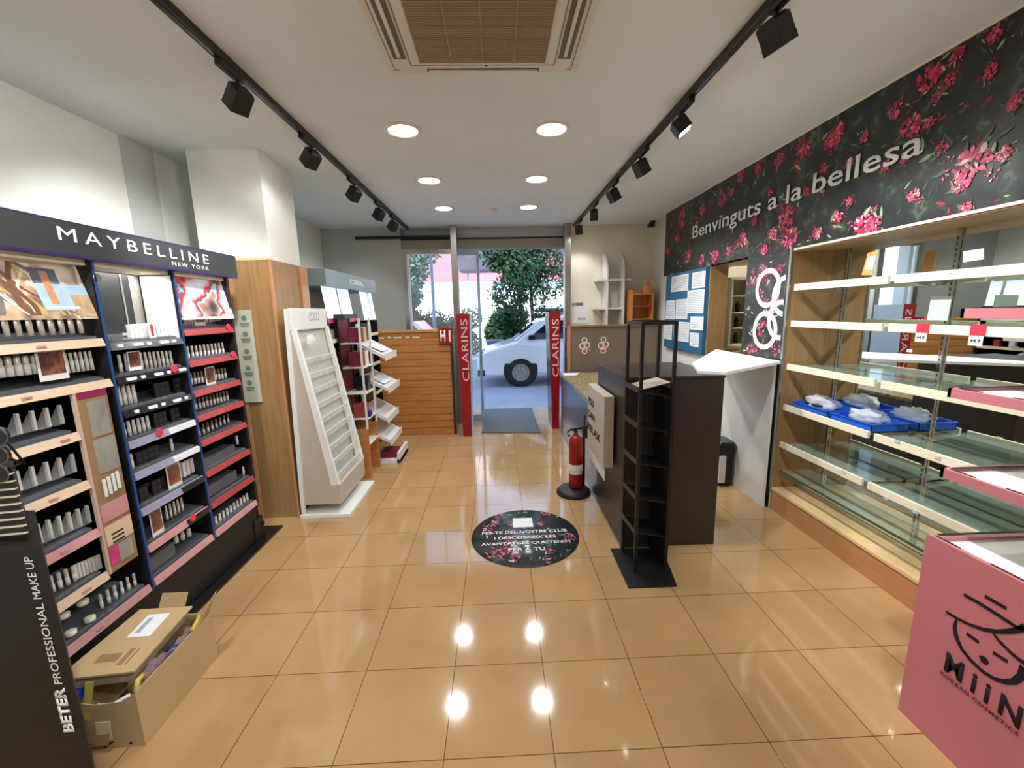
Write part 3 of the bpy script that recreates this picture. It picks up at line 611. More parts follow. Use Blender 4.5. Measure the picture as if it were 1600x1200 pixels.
for k, z in enumerate((1.13, .92, .70, .48, .26)):
    b = MB(); q = [fx(0, 0), fx(1, 0), fx(1, 1), fx(0, 1)]
    dz = [z, z-.05, z-.05, z]
    b.hull([p+Vector((0, 0, h)) for p, h in zip(q, dz)], [p+Vector((0, 0, h-.006)) for p, h in zip(q, dz)])
    sh = b.build('shelf', BLACK, t)
    p, q2 = fx(-.03, 0), fx(-.03, 1)
    b = MB(); b.hull([p+Vector((0, 0, z-.012)), p+Vector((-.005, 0, z-.012)), p+Vector((-.005, 0, z+.02)), p+Vector((0, 0, z+.02))], [q2+Vector((0, 0, z-.012)), q2+Vector((-.005, 0, z-.012)), q2+Vector((-.005, 0, z+.02)), q2+Vector((0, 0, z+.02))])
    b.build('front_lip', CHAR, sh)
MB().hull([fx(.98, 0)+Vector((0, 0, .01)), fx(1.0, 0)+Vector((0, 0, .01)), fx(1.0, 0)+Vector((0, 0, 1.13)), fx(.98, 0)+Vector((0, 0, 1.13))], [fx(.98, 1)+Vector((0, 0, .01)), fx(1.0, 1)+Vector((0, 0, .01)), fx(1.0, 1)+Vector((0, 0, 1.13)), fx(.98, 1)+Vector((0, 0, 1.13))]).build('side_panel', BLACK, t)
b = MB(); q = [fx(.12, .1), fx(.95, .1), fx(.95, .95), fx(.12, .95)]
b.hull([p+Vector((0, 0, h)) for p, h in zip(q, (1.133, 1.165, 1.165, 1.133))], [p+Vector((0, 0, h+.004)) for p, h in zip(q, (1.133, 1.165, 1.165, 1.133))])
o = b.build('leaflet', pm('cream_leaflet', s(214, 196, 182), .5, noise=(24, .15, U))); tag(o, 'cream leaflet lying on the top tier of the black display rack', 'leaflet')
# partition behind the counter, and what stands on it
t = thing('window_partition', 'low brown panelled partition behind the counter', 'partition', (1.5, 5.35, 0))
MB().box(.93, 2.13, 5.34, 5.36, 0, 1.375).build('panel', TAUPE, t)
MB().box(.90, 2.13, 5.32, 5.44, 1.375, 1.395).build('top_rail', WOOD, t)
MB().box(.90, .93, 5.32, 5.44, 0, 1.375).build('end_post', WOODP, t)
MB().box(.93, 2.19, 5.44, 5.99, 1.355, 1.375).build('ledge', WOOD, t)
def floralsticker(cx, cz, lab):
    b = MB()
    b.mi = 0; annulus2 = []
    for (dx, dz, r) in ((0, .075, .036), (-.028, 0, .042), (.03, .01, .042), (0, -.07, .036)):
        n = 26
        for k in range(n):
            a0, a1 = 6.2832*k/n, 6.2832*(k+1)/n
            P = [(cx+dx+rr*math.cos(a), cz+dz+rr*math.sin(a)) for rr, a in ((r-.012, a0), (r, a0), (r, a1), (r-.012, a1))]
            b.hull([(p, 5.338, q) for p, q in P], [(p, 5.3365, q) for p, q in P])
    r3 = random.Random(int(cx*100)); b2 = printmesh(); b2.hot = 1
    put = lambda u, v, l: (u, 5.3392-l, v)
    for k in range(5): petals(b2, put, cx+r3.uniform(-.06, .06), cz+r3.uniform(-.09, .05), .045, 22, r3)
    o = b.build('window_sticker', LETW); tag(o, lab, 'sticker', 'floral ring stickers on the brown partition')
    b2.build('flower_print', [pm('sticker_red', s(206, 84, 50), .5, noise=(30, .2, U)) if 'sticker_red' not in bpy.data.materials else bpy.data.materials['sticker_red']]*3+FL[3:], o)
floralsticker(1.115, 1.13, 'orange floral ring sticker on the brown partition, left one beside the red column')
floralsticker(1.36, 1.13, 'orange floral ring sticker on the brown partition, right one')
# decorative white shelf with rounded fins
t = thing('white_fin_shelf', 'white decorative wall shelf with rounded fins above the partition', 'shelf', (1.6, 5.97, 1.4))
def fin(x, z0, z1, d):
    pts = [(5.99, z0), (5.99-d, z0)]
    for k in range(9):
        a = math.radians(90*k/8); pts.append((5.99-d*math.cos(a)*1.0, z1-d*1.3+d*1.3*math.sin(a)))
    return MB().prism(pts, 'x', x-.012, x+.012)
fin(1.51, 1.38, 2.36, .24).build('fin', WPLAS, t); fin(1.735, 1.38, 2.36, .24).build('fin', WPLAS, t)
for z, x0, x1 in ((1.985, 1.38, 1.84), (1.60, 1.36, 1.76)):
    MB().box(x0, x1, 5.77, 5.99, z-.012, z+.012).build('ledge', WPLAS, t)
    MB().prism([(x0+.02, z-.012), (1.498, z-.012), (1.498, z-.14)], 'y', 5.95, 5.97).build('bracket', WPLAS, t)
t = thing('pine_shelf', 'small orange pine bookcase standing on the partition ledge', 'bookcase', (1.95, 5.7, 1.375))
b = MB().box(1.80, 1.82, 5.60, 5.82, 1.376, 1.84).box(2.08, 2.10, 5.60, 5.82, 1.376, 1.84).box(1.80, 2.10, 5.81, 5.82, 1.376, 1.84); b.build('frame', PINEO, t)
for z in (1.45, 1.62, 1.78): MB().box(1.82, 2.08, 5.60, 5.81, z-.008, z+.008).build('shelf', PINEO, t)
MB().box(1.82, 2.08, 5.596, 5.601, 1.605, 1.635).build('edge_strip', REDS, t)
b = MB(); b.hull([(1.97, 5.66, 1.79), (2.09, 5.66, 1.79), (2.11, 5.66, 1.97), (1.99, 5.66, 1.97)], [(1.97, 5.68, 1.79), (2.09, 5.68, 1.79), (2.11, 5.68, 1.97), (1.99, 5.68, 1.97)]); tag(b.build('gift_bag', pm('peach_print', s(222, 160, 120), .5, noise=(14, .3, U))), 'peach printed gift bag standing on top of the pine bookcase', 'bag')
o = thing('wall_notice', 'white notice sheet with grey print taped on the cream wall by the steel post', 'notice', (1.14, 5.99, 1.5))
q0 = on_y(896, 478, 5.995); q1 = on_y(920, 505, 5.995)
MB().box(q0.x, q1.x, 5.993, 5.999, q1.z, q0.z+.02).build('sheet', PAPER, o); MB().box(q0.x+.06, q1.x-.04, 5.992, 5.9935, q1.z+.05, q1.z+.08).build('print', greyline, o)
t = thing('door_lock_plate', 'grey lock plate above the notice on the cream wall', 'wall plate', (1.16, 5.99, 1.65))
MB().box(1.115, 1.225, 5.985, 5.999, 1.655, 1.69).build('plate', pm('mid_grey', s(110, 108, 104), .5, noise=(9, .05, U)), t); MB().box(1.07, 1.10, 5.985, 5.999, 1.65, 1.69).build('knob', STEEL, t)
# pink stand at the right edge
t = thing('cosmetics_stand', 'pink branded cosmetics stand with tiered trays at the right edge', 'display stand', (1.8, 1.0, 0))
PXP = 1.55
MB().box(PXP, PXP+.018, .10, 1.35, 0, .757).build('front_panel', PINK, t)
MB().box(PXP+.018, 2.05, 1.33, 1.348, 0, .745).build('side_panel', PINK, t); MB().box(PXP+.018, 2.05, .10, .118, 0, .745).build('side_panel', PINK, t)
def tray(z, x0, x1, y0, y1, rise):
    b = MB().box(x0+.012, x1, y0+.01, y1-.01, z-.03, z-.012).box(x0+.012, x0+.02, y0, y1, z-.03, z).box(x0, x1, y1-.012, y1, z-.03, z)
    return b
tr = MB().box(PXP+.018, 2.05, .118, 1.33, .72, .735).build('tray', WPLAS, t)
def blackline(z, x0, y0, y1, par):
    b = MB().box(x0+.03, x0+.50, y1-.022, y1-.012, z, z+.003).box(x0+.012, x0+.018, y1-.10, y1-.02, z, z+.002).box(x0+.012, x0+.018, .2, y1-.19, z, z+.002)
    b.build('black_edge', BLACK, par)
blackline(.7575, PXP, .1, 1.352, t)
for z, x0, ye, in ((.99, 1.62, 1.40), (1.27, 1.70, 1.488), (1.565, 1.76, 1.54)):
    tt = MB().box(x0, x0+.014, .1, ye, z-.035, z).box(x0, 2.05, ye-.012, ye, z-.035, z)
    e = tt.build('tier_edge', PINK, t)
    MB().box(x0+.014, 2.05, .1, ye-.012, z-.03, z-.012).build('tier_tray', WPLAS, t)
    blackline(z+.0005, x0, .1, ye, t)
MB().box(2.03, 2.05, .12, 1.33, .735, 1.62).build('back_panel', WPLAS, t)
b = MB(); b.hull([(1.70, 1.14, .735), (1.80, 1.14, .735), (1.80, 1.17, .735), (1.70, 1.17, .735)], [(1.73, 1.14, 1.57), (1.80, 1.14, 1.57), (1.80, 1.17, 1.57), (1.73, 1.17, 1.57)]); b.build('support', BONE, t)
def gp(px, py): p = on_x(1440+px/4.2875, 880+py/4.2857, PXP); return (p.y, p.z)
def stroke(b, pts, w, x=PXP):
    P = [gp(*p) for p in pts]; n = len(P); L = []; R_ = []
    for i in range(n):
        a = P[max(i-1, 0)]; c = P[min(i+1, n-1)]; dx, dy = c[0]-a[0], c[1]-a[1]; l = math.hypot(dx, dy) or 1
        ww = 1.25*(w[i] if isinstance(w, list) else w)
        L.append((P[i][0]-dy/l*ww, P[i][1]+dx/l*ww)); R_.append((P[i][0]+dy/l*ww, P[i][1]-dx/l*ww))
    for i in range(n-1):
        q = [L[i], L[i+1], R_[i+1], R_[i]]
        b.hull([(x-.0003, u, v) for u, v in q], [(x-.0012, u, v) for u, v in q])
b = MB(); w = .0045
stroke(b, [(425, 220), (570, 303)], w); stroke(b, [(285, 210), (400, 275), (520, 350), (640, 430), (690, 440)], w)
stroke(b, [(165, 325), (240, 370), (320, 410), (420, 445), (510, 458), (600, 455), (660, 445), (700, 425)], [.004, .004, .004, .005, .005, .006, .007, .008])
stroke(b, [(235, 378), (222, 430), (235, 500), (270, 575), (330, 650), (410, 725), (490, 775), (560, 795), (620, 792), (665, 760), (690, 700)], [.003, .005, .006, .005, .005, .005, .005, .006, .007, .008, .009])
stroke(b, [(475, 462), (530, 530), (600, 600), (660, 650), (720, 690)], [.003, .004, .004, .005, .006])
stroke(b, [(302, 470), (385, 530)], w); stroke(b, [(480, 597), (578, 660)], w)
stroke(b, [(388, 620), (410, 640), (435, 660), (452, 668)], [.002, .010, .010, .002])
b.build('face_emblem', INK, t)
mz = [gp(160, 712), gp(640, 1078)]
text('MiiN', (PXP, mz[0][0]+.004, mz[0][1]-.004), NY, PZ, mz[0][0]-mz[1][0]+.012, .075, INK, t, bold=.03, spacing=1.5)
text('KOREAN COSMETICS', (PXP, mz[0][0]+.012, mz[0][1]-.028), NY, PZ, mz[0][0]-mz[1][0]+.02, .014, pm('maroon_ink', s(110, 36, 50), .5, noise=(9, .1, U)), t, bold=.02, spacing=1.2)
# ================================================================== FLOOR ITEMS
t = thing('floor_sticker', 'round floral floor sticker with white club slogan', 'floor sticker', (.155, 2.75, 0))
MB().lathe([(.385, .0004), (.385, .0022), (0, .0022)], (.155, 2.75, 0), 64).build('disc', pm('slate_floor_print', s(52, 58, 62), .2, noise=(14, .4, U)), t)
rng = random.Random(11); b = printmesh(); 
def put_f(u, v, l):
    dx, dy = u-.155, v-2.75; r = math.hypot(dx, dy)
    if r > .383: u, v = .155+dx*.383/r, 2.75+dy*.383/r
    return (u, v, .0025+l)
for k in range(34): leaves(b, put_f, rng.uniform(-.2, .5), rng.uniform(2.4, 3.1), .07, 4, rng, (3, 3, 6, 4))
for k in range(24):
    a = rng.random()*6.28; r = .38*math.sqrt(rng.random()); b.hot = rng.random(); petals(b, put_f, .155+r*math.cos(a), 2.75+r*math.sin(a), rng.uniform(.025, .055), 16, rng)
b.build('flower_print', FL, t)
for ln, (st, yy, ww, hh) in enumerate((('FES-TE DEL NOSTRE CLUB', 2.775, .62, .038), ('I DESCOBREIX LES', 2.70, .44, .038), ('AVANTATGES QUE TENIM', 2.625, .62, .038), ('PER A TU', 2.55, .25, .040))):
    text(st, (.155, yy, .0034), PX, PY, ww, hh, LETW, t, align='C', bold=.02)
MB().box(.075, .225, 2.86, 3.0, .003, .0042).build('white_square', PAPER, t)
t = thing('door_mat', 'dark grey textured door mat at the entrance', 'door mat', (.14, 6, 0))
b = MB(); b.prism([(-.252, 5.345), (.530, 5.262), (.525, 6.70), (-.255, 6.70)], 'z', .001, .012); b.build('mat', MAT, t)
# cladded security columns by the entrance
def pillar(name, lab, a, c, d, e, y, text_on=True, sidecol=None):
    # a,c top x range; d,e bottom x range
    t = thing(name, lab, 'security gate', ((a+c)/2, y, 0))
    MB().hull([(d, y, 0), (e, y, 0), (e, y+.42, 0), (d, y+.42, 0)], [(a, y, 1.57), (c, y, 1.57), (c, y+.42, 1.57), (a, y+.42, 1.57)]).build('body', sidecol, t)
    MB().hull([(d, y-.006, .0), (e, y-.006, .0), (e, y-.001, .0), (d, y-.001, .0)], [(a, y-.006, 1.575), (c, y-.006, 1.575), (c, y-.001, 1.575), (a, y-.001, 1.575)]).build('front_panel', REDC, t)
    text('CLARINS', ((a+c)/2+.052, y-.0065, .73 if y < 5.4 else .72), PZ, (-1, 0, 0), .78 if y < 5.4 else .76, .085, pm('pale_lettering_'+name, s(226, 190, 190), .4), t)
    return t
pillar('security_gate', 'red branded anti-theft gate left of the door mat', -.510, -.345, -.485, -.375, 5.22, sidecol=pm('pale_gate_side', s(190, 206, 222), .3, noise=(3, .05, U)))
pillar('security_gate', 'red branded anti-theft gate right of the door mat, beside the counter', .668, .822, .705, .80, 5.46, sidecol=BLACKG)
# pine slatted partition on the left
t = thing('slatted_partition', 'low pine partition of horizontal slats below the left shop window', 'partition', (-1.1, 5.38, 0))
b = MB()
for k in range(15): b.box(-1.66, -.60, 5.36, 5.385, .004+k*.0915, .004+k*.0915+.086, .002)
b.build('slats', PINE, t)
MB().box(-1.66, -.60, 5.385, 5.405, 0, 1.37).build('backing', WOODP, t)
MB().box(-1.66, -.60, 5.34, 5.42, 1.355, 1.388, .003).build('top_rail', PINEO, t)
MB().box(-.615, -.585, 5.35, 5.42, 0, 1.37).build('end_post', CHAR, t)
b = MB()
for x0, z0, w0 in ((-1.52, 1.28, .07), (-1.41, 1.285, .05), (-1.33, 1.28, .10), (-1.18, 1.28, .05), (-1.09, 1.28, .09)): b.box(x0, x0+w0, 5.357, 5.3595, z0, z0+.022)
b.build('stuck_letters', IVORY, t)
t = thing('red_sign', 'small red sign with white letter hanging at the partition end', 'sign', (-.66, 5.33, 1.2))
MB().box(-.752, -.575, 5.325, 5.335, 1.20, 1.40).build('panel', RED, t)
text('H', (-.735, 5.3245, 1.225), PX, PZ, .07, .15, LETW, t, bold=.05); MB().box(-.625, -.60, 5.3235, 5.325, 1.23, 1.37).build('white_bar', LETW, t)
# ================================================================== LEFT MAKE-UP WALL UNIT
FX = -1.74
t = thing('makeup_wall_unit', 'long black illuminated make-up wall unit with three bays under a branded header', 'display unit', (-1.95, 2.0, 0)); UNIT = t
D1, D2, YE, YS = 1.915, 2.37, 2.83, 1.37
MB().box(-2.15, -2.12, YS, YE, .26, 1.98).build('back_panel', BLACK, t)
MB().box(-2.12, FX-.02, YS, YE, .02, .27).build('base_cabinet', BLACK, t)
MB().box(-2.12, -1.69, YS, 3.012, 0, .014).build('floor_plate', BLACKG, t)
MB().box(-1.80, FX-.01, YE-.06, YE+.05, .014, .17, .004).box(-1.765, -1.74, YE+.02, YE+.045, .1, .125).build('end_foot', BLACK, t)
for i, (y, m) in enumerate(((YS, BLACK), (D1, BLACK), (D2, BLACK), (YE, BLACK))):
    MB().box(-2.12, FX-.005, y-.012, y+.012, .26, 1.845).build('side_panel', m, t)
for y in (D1, D2): MB().box(FX-.004, FX+.002, y-.004, y+.004, .27, 1.84).build('blue_edge_strip', NAVY, t)
hd = MB().box(-2.12, -1.715, YS-.02, 2.90, 1.848, 1.985, .003).build('header', DARKSIGN, t)
MB().box(-1.99, -1.7145, YS-.02, 2.895, 1.846, 1.856).build('header_strip', PURP, hd)
MB().box(-1.745, -1.7142, YS-.02, 2.895, 1.984, 1.988).build('header_top_strip', PURP, hd)
text('MAYBELLINE', (-1.7145, 1.765, 1.908), PY, PZ, .862, .052, LETW, hd, spacing=1.45)
text('NEW YORK', (-1.7145, 2.335, 1.872), PY, PZ, .285, .020, LETW, hd, spacing=1.35)
MB().box(-2.05, -1.76, YS, YE, 1.825, 1.847).build('light_soffit', IVORY, t)
for y0, y1 in ((YS+.1, D1-.1), (D1+.05, D2-.05), (D2+.05, YE-.05)):
    d = bpy.data.lights.new('shelf_lamp', 'AREA'); d.shape = 'RECTANGLE'; d.size = .1; d.size_y = y1-y0; d.energy = .6; d.color = (1, .97, .93)
    o = bpy.data.objects.new('shelf_lamp', d); C.objects.link(o); o.parent = t; o.location = Vector((-1.86, (y0+y1)/2, 1.822))-Vector(t['_o'])
# graphic panels
g = MB().hull([(-1.80, YS+.012, 1.823), (-1.745, YS+.012, 1.60), (-1.75, YS+.012, 1.60), (-1.805, YS+.012, 1.823)], [(-1.80, D1-.014, 1.823), (-1.745, D1-.014, 1.60), (-1.75, D1-.014, 1.60), (-1.805, D1-.014, 1.823)]).build('graphic_panel', HAIR, t)
def on_slope(y, z, off=.001):   # point on the slanted graphic
    k = (1.823-z)/.223; return Vector((-1.80+.055*k+off, y, z))
b = MB(); rr8 = random.Random(4)
for k in range(22):
    b.mi = k % 4; y = 1.40+rr8.random()*.30; z = 1.815; w8 = rr8.uniform(.004, .014); L = []; dy = rr8.uniform(-.004, .022); ph = rr8.random()*6
    for q in range(13): L.append((y+dy*q+.018*math.sin(q*.55+ph), z-.0165*q))
    off = .0004+.00003*k
    for q in range(12):
        (ya, za), (yb, zb) = L[q], L[q+1]
        if yb+w8 < 1.895: b.face([on_slope(ya-w8, za, off), on_slope(yb-w8, zb, off), on_slope(yb+w8, zb, off), on_slope(ya+w8, za, off)])
b.build('hair_strands', [pm('strand_cream', s(236, 222, 190), .5, noise=(40, .1, U)), pm('strand_brown', s(120, 78, 52), .5, noise=(40, .2, U)), pm('strand_gold', s(204, 164, 96), .5, noise=(40, .2, U)), pm('strand_grey', s(120, 110, 108), .5, noise=(40, .2, U))], g)
b = MB()
def quad(b, y0, y1, z0, z1, off, mi): b.mi = mi; b.face([on_slope(y0, z0, off), on_slope(y1, z0, off), on_slope(y1, z1, off), on_slope(y0, z1, off)])
quad(b, 1.70, 1.90, 1.635, 1.74, .0012, 0); quad(b, 1.70, 1.80, 1.74, 1.80, .0012, 1); quad(b, 1.735, 1.765, 1.66, 1.79, .002, 2); quad(b, 1.71, 1.84, 1.642, 1.652, .002, 3); quad(b, 1.82, 1.90, 1.61, 1.70, .0018, 4)
b.build('print_detail', [pm('sky_print', s(168, 196, 222), .5, noise=(20, .15, U)), pm('slate_print', s(98, 106, 124), .5, noise=(30, .2, U)), pm('foundation_print', s(206, 140, 96), .5, noise=(30, .2, U)), PAPER, pm('sand_print', s(190, 160, 120), .5, noise=(30, .2, U))], g)
g = MB().hull([(-1.78, D2+.014, 1.823), (-1.735, D2+.014, 1.60), (-1.74, D2+.014, 1.60), (-1.785, D2+.014, 1.823)], [(-1.78, YE-.0, 1.823), (-1.735, YE-.0, 1.60), (-1.74, YE-.0, 1.60), (-1.785, YE-.0, 1.823)]).build('graphic_panel', REDGR, t)
MB().box(-1.76, -1.732, D2+.014, YE, 1.585, 1.60).build('clear_ledge', WPLAS, t)
# centre bay: open light box with a dark poster
MB().box(-1.93, -1.92, D1+.012, D2-.012, 1.48, 1.822).build('bay_backing', pm('pale_backing', s(196, 192, 182), .4, noise=(4, .03, U)), t)
MB().box(-1.918, -1.91, D1+.02, D1+.37, 1.49, 1.82).build('dark_poster', DARKSIGN, t)
MB().box(-1.909, -1.907, D1+.315, D1+.325, 1.49, 1.82).build('poster_line', STEEL, t)
MB().box(-1.905, FX-.01, D2-.020, D2-.013, 1.49, 1.82).build('pale_cheek', WLAM, t)
MB().lathe([(0, 0), (.018, 0), (.018, .01), (0, .01)], (0, 0, 0), 20).bm.free()
o = MB().tube([(-1.744, D1+.01, 1.775), (-1.738, D1+.01, 1.775)], .018, 18).build('round_badge', STEEL, t)
# shelves
def shelf(y0, y1, z, strip, par=UNIT, tray_h=.03, depth=.30):
    sh = MB().box(-2.11, FX-.012, y0, y1, z-.012, z+.006).build('shelf', BLACK, par)
    b = MB(); b.hull([(FX-.012, y0, z-.022), (FX+.006, y0, z-.018), (FX-.004, y0, z+.015), (FX-.014, y0, z+.015)], [(FX-.012, y1, z-.022), (FX+.006, y1, z-.018), (FX-.004, y1, z+.015), (FX-.014, y1, z+.015)])
    b.build('price_strip', strip, sh)
    b = MB(); b.hull([(-1.92, y0+.01, z+.05), (FX-.02, y0+.01, z+.024), (FX-.02, y0+.01, z+.006), (-1.92, y0+.01, z+.006)], [(-1.92, y1-.01, z+.05), (FX-.02, y1-.01, z+.024), (FX-.02, y1-.01, z+.006), (-1.92, y1-.01, z+.006)])
    b.build('product_tray', ACRD, sh)
    return sh
Z1 = [1.499, 1.318, 1.125, .914, .695, .49, .295]
yA = D1-.015
for i, z in enumerate(Z1):
    ye = yA if i in (0, 1, 6) else 1.715
    sh = shelf(YS+.012, ye, z, [TRIMW, TRIMW, TRIMW, TRIMW, PINKS, TRIMW, PINKS][i])
    r5 = random.Random(i)
    for k in range(1): y = 1.52+.12*r5.random(); MB().box(FX+.003, FX+.0065, y, y+.035, z-.005, z+.003).build('red_print', PINKS, sh)
Z2 = [1.475, 1.317, 1.16, 1.01, .855, .672, .48, .30]
S2 = [ACRD, BLACKG, BLACKG, LILAC, LILAC, LILAC, PINKS, PINKS]
for i, z in enumerate(Z2):
    sh = shelf(D1+.013, D2-.013, z, S2[i])
    if i in (3, 4): MB().box(FX-.010, FX+.0075, D1+.25, D2-.02, z-.016, z+.012).build('white_strip', PAPER, sh)
    if i in (5, 6): MB().box(FX-.010, FX+.0075, D1+.27, D2-.02, z-.018, z+.013).build('black_strip', BLACKG, sh)
    if i < 3:
        for q in range(5): y = D1+.05+.08*q+.01*((q*3+i) % 3); MB().box(FX-.010, FX+.0072, y, y+(.05 if (q+i) % 2 else .02), z-.008, z+.006).build('white_label', PAPER, sh)
Z3 = [1.515, 1.338, 1.165, 1.02, .87, .68, .482, .30]
for i, z in enumerate(Z3): shelf(D2+.013, YE-.013, z, REDS if i < 7 else PINKS)
for y, z in ((2.26, 1.318), (2.10, 1.012), (2.22, .482), (2.76, 1.52), (2.77, 1.345)):
    tag(MB().tube([(FX+.004, y, z+.012), (FX+.009, y, z+.012)], .020, 18).build('round_ticket', [SALE]), 'round coral price ticket, ' + {(2.26): 'second strip of the centre bay', (2.10): 'first lilac strip of the centre bay', (2.22): 'pink strip low in the centre bay', (2.76): 'top red strip of the right bay', (2.77): 'second red strip of the right bay'}[y], 'ticket', 'round coral tickets on the make-up shelves')
# ---- products, one kind built once and copied
def proto_tube(kind):
    mats = {'silver': (SILVER, SILVER), 'white': (WPLAS, WPLAS), 'mixed': (WPLAS, SILVER), 'gold': (WPLAS, TAUPE)}[kind]
    return mats
meshes = {}
def pmesh(key, fn):
    if key not in meshes:
        mb, mats = fn(); o = mb.build(key, mats); meshes[key] = o.data; bpy.data.objects.remove(o)
    return meshes[key]
def product(name, parts, loc, label, cat, group, rz=0, sc=1):
    """parts: list of (part name, mesh); one part only -> a single mesh object"""
    if len(parts) == 1:
        o = bpy.data.objects.new(name, parts[0][1]); C.objects.link(o)
    else:
        o = bpy.data.objects.new(name, None); C.objects.link(o); o.empty_display_size = .02
        for pn, me in parts:
            c = bpy.data.objects.new(pn, me); C.objects.link(c); c.parent = o
    o.location = loc; o.rotation_euler.z = rz; o.scale = (sc, sc, sc)
    o['label'] = label; o['category'] = cat; o['group'] = group
    return o
def tubeparts(w, h, split, kind):
    ma, mc = proto_tube(kind); k = 'tube%s%g%g%g' % (kind, w, h, split)
    bm_ = pmesh(k+'b', lambda: (MB().lathe([(0, 0), (w/2, 0), (w/2, h*split), (0, h*split)], (0, 0, 0), 14), ma))
    cm_ = pmesh(k+'c', lambda: (MB().lathe([(w*.44, h*split), (w*.44, h*.97), (w*.36, h), (0, h)], (0, 0, 0), 14), mc))
    return [('body', bm_), ('cap', cm_)]
ORD = ['first', 'second', 'third', 'fourth', 'fifth', 'sixth', 'seventh', 'eighth', 'ninth', 'tenth', 'eleventh', 'twelfth']
def nth(k, lab, n=2):
    if n < 2: return lab
    s_ = ORD[k]+' from left, '+lab
    for w in ('the ', 'satin ', 'with ', 'left of the face card, ', 'right of the face card, '):
        if len(s_.split()) > 16: s_ = s_.replace(w, '')
    return s_
def row(name, p0, p1, n, x, parts_fn, h_px, label, cat, group, skip=()):
    """n products from base point p0 to base point p1 (pixels read on the plane of the row)"""
    a, c = on_x(p0[0], p0[1], x), on_x(p1[0], p1[1], x)
    h = h_px
    parts = parts_fn(h); out = []
    for k in range(n):
        if k in skip: continue
        f = k/(n-1) if n > 1 else 0
        out.append(product(name, parts, a.lerp(c, f), nth(k, label, n), cat, group, rz=random.uniform(-.1, .1)))
    return out
PX_ = -1.79
ML = lambda kind, w, sp: (lambda h: tubeparts(w, h, sp, kind))
def slab(b_w, b_d, key, mat):     # single box meshes
    return lambda h: [('body', pmesh('%s%g' % (key, h), lambda: (MB().box(-b_d/2, b_d/2, -b_w/2, b_w/2, 0, h, .0015), mat)))]
row('lipgloss_tube', (-8, 527), (128, 521), 9, PX_, ML('silver', .017, .55), .098, 'tall satin silver tube in the top row of the left bay, under the hair graphic', 'cosmetic tube', 'silver tubes in the top row of the left bay')
row('foundation_bottle', (3, 590), (57, 584), 5, PX_, ML('mixed', .022, .55), .075, 'white bottle left of the face card, second row of left bay', 'cosmetic bottle', 'white bottles left of the face card in the left bay')
row('concealer_tube', (107, 583), (145, 578), 6, PX_, ML('mixed', .013, .6), .085, 'slim white tube right of face card, second row, left bay', 'cosmetic tube', 'slim white tubes right of the face card in the left bay')
def tester(h):   # clear sloping holder with a white stick
    k = 'tester%g' % h
    a = pmesh(k+'a', lambda: (MB().box(-.006, .006, -.005, .005, 0, h, .0015), WPLAS))
    c = pmesh(k+'b', lambda: (MB().prism([(-.045, 0), (-.006, 0), (-.006, h*.85), (-.020, h*.55), (-.045, .008)], 'x', -.010, .010), ACRY))
    return [('stick', a), ('clear_holder', c)]
row('tester_stick', (32, 678), (98, 662), 4, PX_, tester, .078, 'white tester stick in clear wedge holder, third row of the left bay', 'cosmetic tester', 'white tester sticks in the third row of the left bay')
row('tester_stick', (32, 767), (117, 737), 5, PX_, tester, .078, 'white tester stick in clear wedge holder, fourth row of the left bay', 'cosmetic tester', 'white tester sticks in the fourth row of the left bay')
row('tester_stick', (64, 848), (140, 816), 6, PX_, tester, .078, 'white tester stick in clear wedge holder, fifth row of the left bay', 'cosmetic tester', 'white tester sticks in the fifth row of the left bay')
row('lipgloss_tube', (84, 925), (118, 908), 4, PX_, ML('mixed', .014, .5), .07, 'cream tube at the left of the sixth row in the left bay', 'cosmetic tube', 'cream tubes in the sixth row of the left bay')
row('mascara_box', (120, 905), (157, 888), 8, PX_, slab(.010, .012, 'whitebox', WPLAS), .065, 'small white packet bunched at the right of the sixth row in the left bay', 'cosmetic packet', 'white packets bunched in the sixth row')
row('lipgloss_tube', (160, 950), (212, 916), 6, PX_, ML('mixed', .013, .5), .068, 'cream tube in the lowest row of the left bay', 'cosmetic tube', 'cream tubes in the lowest row of the left bay')
def jar(h): return [('body', pmesh('jarb', lambda: (MB().lathe([(0, 0), (.019, 0), (.019, .012), (0, .012)], (0, 0, 0), 18), WPLAS))), ('lid', pmesh('jarl', lambda: (MB().lathe([(.0195, .012), (.0195, .018), (.012, .021), (0, .021)], (0, 0, 0), 18), IVORY)))]
for (px, py, wh) in ((130, 944, 'back right'), (100, 965, 'back left'), (141, 970, 'front right'), (111, 992, 'front left')):
    row('powder_jar', (px, py), (px, py), 1, -1.78, jar, .02, 'round white powder jar on the lowest shelf of the left bay, '+wh+' of four', 'cosmetic jar', 'round white jars on the lowest shelf')
# bay 2
row('carton', (206, 530), (270, 524), 11, -1.80, slab(.020, .02, 'whitecarton', WPLAS), .072, 'white carton standing in a line on the open top shelf of the centre bay', 'cosmetic carton', 'white cartons on the open top shelf')
row('flat_compact', (198, 524), (216, 522), 2, -1.83, slab(.024, .02, 'flatcap', WPLAS), .012, 'flat white compact in front of the dark poster, centre bay top shelf', 'compact', 'flat white compacts in the centre bay')
row('lipgloss_tube', (190, 582), (200, 580), 2, PX_, ML('silver', .016, .5), .085, 'silver tube left of the small card, second row of the centre bay', 'cosmetic tube', 'silver tubes left of the card in the centre bay')
row('lipgloss_tube', (223, 577), (269, 572), 8, PX_, ML('silver', .014, .5), .085, 'silver tube right of the small card, second row of the centre bay', 'cosmetic tube', 'silver tubes right of the card in the centre bay')
row('mascara_tube', (189, 634), (212, 630), 4, PX_, ML('white', .017, .6), .095, 'white tube at the left of the third row in the centre bay', 'cosmetic tube', 'white tubes in the third row of the centre bay')
